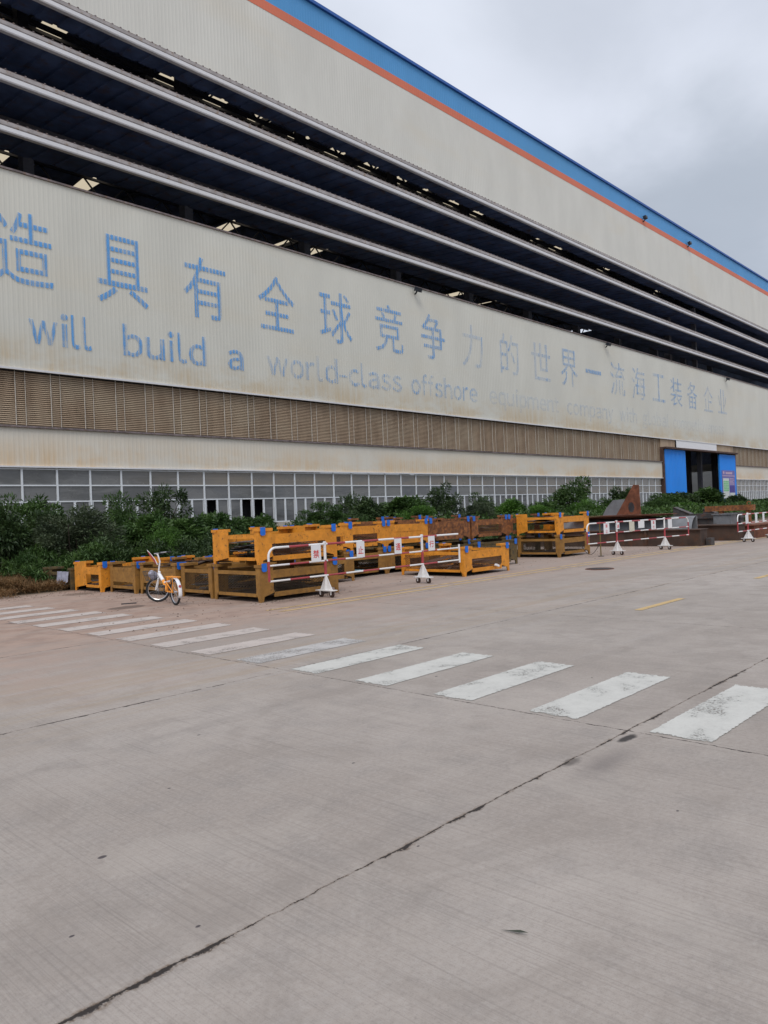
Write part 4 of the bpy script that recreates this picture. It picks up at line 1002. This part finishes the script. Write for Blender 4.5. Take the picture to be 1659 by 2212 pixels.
# manhole cover
mh = thing('manhole_cover', 'round dark iron manhole cover in the concrete road', 'manhole cover', (16.7, 8.85, 0))
b = MB(); b.disc((0, 0, .004), (0, 0, 1), .31, .008, 40)
for i in range(-4, 5):
    h = math.sqrt(.29**2-(i*.065)**2); b.box(-h, h, i*.065-.010, i*.065+.010, .008, .014)
b.build('lid', M['steel_dark'], mh)
b = MB(); b.tube([(.33*math.cos(2*math.pi*i/40), .33*math.sin(2*math.pi*i/40), .002) for i in range(40)], .012, 6, closed=True); b.build('ring', M['rust'], mh, smooth=True)
# fallen leaf
b = MB(); b.add([(-.03, -.006, .004), (0, 0, .006), (.04, .008, .012), (.075, -.004, .016), (.04, -.007, .010)], [(0, 1, 4), (1, 2, 4), (2, 3, 4)])
o = b.build('leaf', plain('dry_leaf', (.045, .05, .035), .8), loc=(2.20, 1.58, 0), rot=(0, 0, R(-75)), fix=False); tag(o, 'single dark curled leaf lying on the foreground concrete', 'leaf')
b = MB(); b.bar((6.95, 13.85, .012), (7.2, 13.72, .012), .03, .02)
tag(b.build('steel_bar', M['steel_dark']), 'short dark bar lying on the ground left of the bicycle', 'bar')

def debris():
    rr = random.Random(12); b = MB()
    spots_ = [(8.2, 10.3, 11.0, 11.4), (7.3, 8.3, 12, 18), (10.4, 20, 11, 13.4), (6, 8, 17.2, 18.6), (20, 26, 10.4, 13), (5, 9, 9.8, 13)]
    for i in range(900):
        x0_, x1_, y0_, y1_ = spots_[i % len(spots_)]; x, y = rr.uniform(x0_, x1_), rr.uniform(y0_, y1_); s_ = rr.uniform(.004, .022)*1
        P = [(x+s_*rr.uniform(.6, 1.3)*math.cos(a), y+s_*rr.uniform(.6, 1.3)*math.sin(a), .001) for a in (0, 1.3, 2.6, 3.9, 5.1)]
        b.add(P+[(x, y, s_*rr.uniform(.4, 1.1))], [(0, 1, 5), (1, 2, 5), (2, 3, 5), (3, 4, 5), (4, 0, 5)])
    tag(b.build('grit', M['debris'], fix=False), 'scattered grit and small rust flakes on the concrete', 'grit', kind='stuff')
M['debris'] = plain('grit', (.17, .12, .09), .9, var=.5, scale=20)
debris()
# ------------------------------------------------------------------ planting
def mat_leaf(name, c0, c1, c2):
    m, t, p = new_mat(name); v = coords(t)
    oi = t.new('ShaderNodeObjectInfo').outputs['Random']
    n = t.noise(v, 1.6, 3, .6); n2 = t.noise(v, 9, 3, .7)
    c = t.mix(t.smooth(n, .35, .65), c0, c1); c = t.mix(t.m('MULTIPLY', t.smooth(n2, .55, .75), .6), c, c2)
    c = t.mix(t.m('MULTIPLY', oi, .25), c, c0)
    t.put(p.inputs['Base Color'], c); p.inputs['Roughness'].default_value = .5; p.inputs['Specular IOR Level'].default_value = .35
    tr = t.new('ShaderNodeBsdfTranslucent'); t.put(tr.inputs[0], c); mx = t.new('ShaderNodeMixShader'); mx.inputs[0].default_value = .2
    t.l.new(p.outputs[0], mx.inputs[1]); t.l.new(tr.outputs[0], mx.inputs[2]); t.l.new(mx.outputs[0], t.n['Material Output'].inputs[0])
    return m
LM = {'dark': mat_leaf('dark_leaves', (.028, .054, .019), (.066, .110, .034), (.125, .18, .055)),
      'mid': mat_leaf('green_leaves', (.036, .078, .020), (.082, .150, .035), (.155, .24, .06)),
      'bright': mat_leaf('bright_leaves', (.055, .125, .022), (.11, .235, .036), (.19, .33, .06)),
      'dull': mat_leaf('grey_green_leaves', (.045, .066, .034), (.090, .118, .058), (.15, .175, .09)),
      'tan': mat_leaf('dry_grass', (.25, .15, .07), (.36, .23, .11), (.42, .30, .17))}
def leaves_mesh(name, P, D, ln, wd, seed=0):
    """P points, D leaf directions; one folded diamond (4 verts, 2 tris) each"""
    rg = np.random.default_rng(seed); n = len(P); D = D/np.linalg.norm(D, axis=1, keepdims=True)
    up = rg.normal(size=(n, 3))*.55+np.array([0, 0, 1.0]); S = np.cross(D, up); S /= np.linalg.norm(S, axis=1, keepdims=True)+1e-9
    N = np.cross(S, D); l = (ln*rg.uniform(.7, 1.3, n))[:, None]; w = (wd*rg.uniform(.7, 1.3, n))[:, None]
    V = np.stack([P, P+D*l*.5+S*w*.5+N*l*.08, P+D*l-N*l*.12, P+D*l*.5-S*w*.5+N*l*.08], 1).reshape(-1, 3)
    i = np.arange(n)*4; F = np.concatenate([np.stack([i, i+1, i+2], 1), np.stack([i, i+2, i+3], 1)])
    me = bpy.data.meshes.new(name); me.vertices.add(len(V)); me.vertices.foreach_set('co', V.astype('f').ravel())
    me.loops.add(F.size); me.loops.foreach_set('vertex_index', F.astype('i').ravel())
    me.polygons.add(len(F)); me.polygons.foreach_set('loop_start', np.arange(0, F.size, 3).astype('i')); me.polygons.foreach_set('loop_total', np.full(len(F), 3, 'i'))
    me.update(calc_edges=True); return me
def crown(kind, seed):
    """unit crown, roughly radius 1 about (0,0,0); lumpy, made of sub-clumps"""
    rg = np.random.default_rng(seed); P = []; D = []
    ncl = {'fine': 60, 'broad': 46, 'tree': 34, 'loose': 40}[kind]; per = {'fine': 170, 'broad': 90, 'tree': 105, 'loose': 90}[kind]
    cr = {'fine': .26, 'broad': .27, 'tree': .25, 'loose': .25}[kind]
    cents = []
    for i in range(ncl):
        d = rg.normal(size=3); d[2] = d[2]*.8+.25; d /= np.linalg.norm(d); r_ = rg.uniform(.25, 1.0)**.5*rg.uniform(.72, 1.0)
        if kind == 'tree' or kind == 'loose': r_ = rg.uniform(.35, 1.05)
        cents.append(d*r_*np.array([.82, .82, .85]))
    for c in cents:
        s_ = cr*rg.uniform(.6, 1.25); q = rg.normal(size=(per, 3)); q /= np.linalg.norm(q, axis=1, keepdims=True)
        q *= s_*rg.uniform(.35, 1.0, (per, 1))**.6; q[:, 2] *= .7
        P.append(c+q); dd = q*1.2/s_+c*.8+rg.normal(size=(per, 3))*.5+np.array([0, 0, .25 if kind == 'fine' else -.1]); D.append(dd)
    return np.concatenate(P), np.concatenate(D), cents
def wood(kind, cents, seed):
    rg = random.Random(seed); b = MB(); base = Vector((0, 0, -1.0))
    fork = Vector((.02, .02, -.55 if kind in ('tree', 'loose') else -.8))
    b.tube([base, fork], [.055, .04], 6)
    for c in cents[:16]:
        c = Vector(tuple(c)); mid = fork.lerp(c, .5)+Vector((rg.uniform(-.08, .08), rg.uniform(-.08, .08), .05)); b.tube([fork, mid, c], [.028, .016, .006], 5)
    return b
KP = {}
def shrub(kind, leafm, x, y, ztop, w, label, seed, dx=None, name='shrub', z0=0.0):
    t_ = thing(name, label, 'tree' if name == 'tree' else 'shrub', (x, y, 0), random.Random(seed).uniform(0, 6.28), 'shrubs and small trees planted before the hall')
    v = seed % 4; key = (kind, v)
    if key not in KP:
        P, D, cents = crown(kind, 100+v*7+len(kind)); ln, wd = {'fine': (.085, .03), 'broad': (.17, .065), 'tree': (.12, .045), 'loose': (.13, .035)}[kind]
        KP[key] = (leaves_mesh('foliage', P, D, ln, wd, v), wood(kind, cents, v), cents)
    me, wb, cents = KP[key]
    hgt = (ztop-z0)/1.95; cz = z0+hgt*1.0
    me2 = me if (kind, v, leafm) in KP else None
    if me2 is None:
        me2 = me.copy(); me2.materials.append(LM[leafm]); KP[(kind, v, leafm)] = me2
    else: me2 = KP[(kind, v, leafm)]
    o = bpy.data.objects.new('foliage', me2); col.objects.link(o); o.parent = t_; o.location = (0, 0, cz); o.scale = (w/2, w/2, hgt)
    if ('w', kind, v) not in KP:
        s_ = wb.build('stem', M['bark'], t_, smooth=True); KP[('w', kind, v)] = s_.data
    else:
        s_ = bpy.data.objects.new('stem', KP[('w', kind, v)]); col.objects.link(s_); s_.parent = t_
    s_.location = (0, 0, cz); s_.scale = (w/2, w/2, hgt)
    return t_
S = shrub
SHR = [
 ('loose','mid',10.6,28,3.05,2.6,'feathery bush highest at the far left below the windows'),
 ('fine','dull',9.7,22,2.27,3.0,'large rounded grey-green bush at the left, broadest of all'),
 ('loose','mid',13.75,27,2.8,2.2,'feathery green bush between the round left bush and the open-crowned tree'),
 ('tree','dark',16.23,28,3.5,2.5,'open-crowned small tree standing before the left windows'),
 ('broad','mid',12.7,23,2.05,2.3,'bush in front of the open-crowned small tree'),
 ('broad','mid',17.3,26,2.15,2.5,'large-leaved bush under the first open windows'),
 ('broad','mid',19.5,26,1.83,2.0,'low large-leaved bush left behind the open-ended orange crate'),
 ('loose','bright',11.97,21,1.7,1.0,'small yellow-green bush among darker ones behind the bicycle'),
 ('broad','dark',8.0,23,2.36,1.8,'dark bush cut by the left edge of the picture'),
 ('broad','dark',10.4,25.5,2.4,1.9,'dark bush behind the large round grey-green bush'),
 ('fine','mid',24.0,27,2.45,2.9,'rounded clipped bush above the bright open-ended crate'),
 ('tree','dark',30.5,32,3.3,1.7,'little dark tree right behind the rounded clipped bush'),
 ('broad','dark',30.4,30.5,2.75,2.5,'dark leafy bush right of the little dark tree'),
 ('broad','mid',33.0,30,2.9,4.2,'wide spreading leafy bush in the middle of the row'),
 ('tree','dark',41.9,34,3.65,3.0,'dark tree against the windows over the wide spreading bush'),
 ('fine','bright',29.9,26,2.12,2.8,'smooth bright green mound behind the middle crates'),
 ('tree','dark',44.8,33,3.2,2.6,'dark small tree between the middle dark tree and the tall bright tree'),
 ('fine','dull',33.7,25,2.16,2.6,'dull green mound right of the bright green mound'),
 ('broad','bright',41.1,28,2.35,3.0,'bright large-leaved bush left of the tall bright tree'),
 ('fine','bright',41.6,26,1.95,2.7,'low bright mound behind the heaped upper crate'),
 ('tree','mid',55.5,32,4.4,4.4,'tallest bushy tree, rising over the second barrier'),
 ('fine','bright',47.1,26,2.17,3.0,'round bush in front of the tallest bushy tree'),
 ('broad','dark',69.5,34,3.5,3.0,'dark bush behind the rust-red triangular plate'),
 ('broad','mid',59.6,30,2.4,3.4,'green bush left of the rust-red triangular plate'),
 ('fine','mid',63.9,28,2.33,3.3,'round bush right of the rust-red triangular plate'),
 ('broad','dark',77.9,32,3.0,4.6,'dark bush below the left blue door'),
 ('broad','mid',85.2,32,3.25,5.6,'wide bush in front of the hall doorway'),
 ('fine','bright',64.6,26,1.75,3.4,'low bright mound before the doorway bushes'),
 ('broad','dark',94.9,32,2.4,4.2,'dark bush below the right blue door'),
 ('loose','bright',90.7,28,1.35,4.5,'low bright reedy bush at the right edge'),
 ('broad','mid',70.5,30,2.6,4.2,'bush below the gap between the red plate and the left blue door'),
 ('broad','mid',103,31,1.9,6.0,'farthest low bush past the right blue door'),
 ('broad','dark',36.8,33,2.6,3.2,'dark bush behind the wide spreading bush'),
 ('broad','mid',50.5,31,2.3,3.6,'bush filling the gap left of the tallest bushy tree'),
 ('broad','dark',22.0,30,1.75,2.6,'low dark bush below the third open window'),
 ('broad','mid',14.9,24.5,1.95,2.6,'leafy bush below and right of the open-crowned tree'),
 ('fine','dark',26.8,28.5,2.0,2.8,'dark mound between the clipped bush and the bright mound'),
]
for i, (kd, lm, x, y, zt, w, lb) in enumerate(SHR):
    S(kd, lm, x, y, zt, w, lb, i+1, name='tree' if kd == 'tree' else 'shrub')
# a dense low hedge just behind the crates
def mass(x0, x1, y0, y1, n, h, ln, wd, seed, hf=None):
    rg = np.random.default_rng(seed); X = rg.uniform(x0, x1, n); Y = rg.uniform(y0, y1, n)
    hh = h*(.62+.22*np.sin(X*1.3+Y*.7)+.16*np.sin(X*3.1-Y*2.3)+.1*np.sin(X*7+Y*5)); 
    Z = hh*(1-rg.random(n)**2.2*.9)
    D = rg.normal(size=(n, 3))*.8+np.array([-.15, -.25, .7]); return np.stack([X, Y, Z], 1), D
def stuff(name, parts, ln, wd, mt, seed, label, cat):
    P = np.concatenate([p[0] for p in parts]); D = np.concatenate([p[1] for p in parts])
    me = leaves_mesh(name, P, D, ln, wd, seed); me.materials.append(mt)
    o = bpy.data.objects.new(name, me); col.objects.link(o); tag(o, label, cat, kind='stuff')
stuff('ground_cover', [mass(9.5, 22, 19.6, 25, 42000, 1.25, 0, 0, 1)], .14, .05, LM['dark'], 1, 'dark green low planting behind the left crates', 'ground cover')
stuff('ground_cover', [mass(7.6, 12.5, 19.6, 22.2, 15000, 1.0, 0, 0, 5)], .16, .035, LM['mid'], 7, 'grassy green planting behind the olive crates and the bicycle', 'ground cover')
stuff('ground_cover', [mass(14, 46, 19.5, 30, 45000, 1.3, 0, 0, 2), mass(10, 40, 25, 36, 26000, 1.45, 0, 0, 3)], .19, .075, LM['mid'], 2, 'green low planting in the middle behind the crates', 'ground cover')
stuff('ground_cover', [mass(40, 110, 20, 38, 60000, 1.3, 0, 0, 4)], .30, .13, LM['mid'], 3, 'green low planting before the hall at the right', 'ground cover')
stuff('grass_verge', [mass(9.3, 60, 18.7, 19.9, 26000, .34, 0, 0, 21)], .16, .014, LM['mid'], 5, 'ragged green grass along the edge of the planting', 'grass')
stuff('dry_grass', [mass(5.6, 8.1, 18.6, 22.5, 16000, .38, 0, 0, 8), mass(3, 6.5, 17.8, 22, 7000, .16, 0, 0, 9)], .15, .012, LM['tan'], 4, 'patch of dry tan grass at the far left beyond the crosswalk', 'grass')
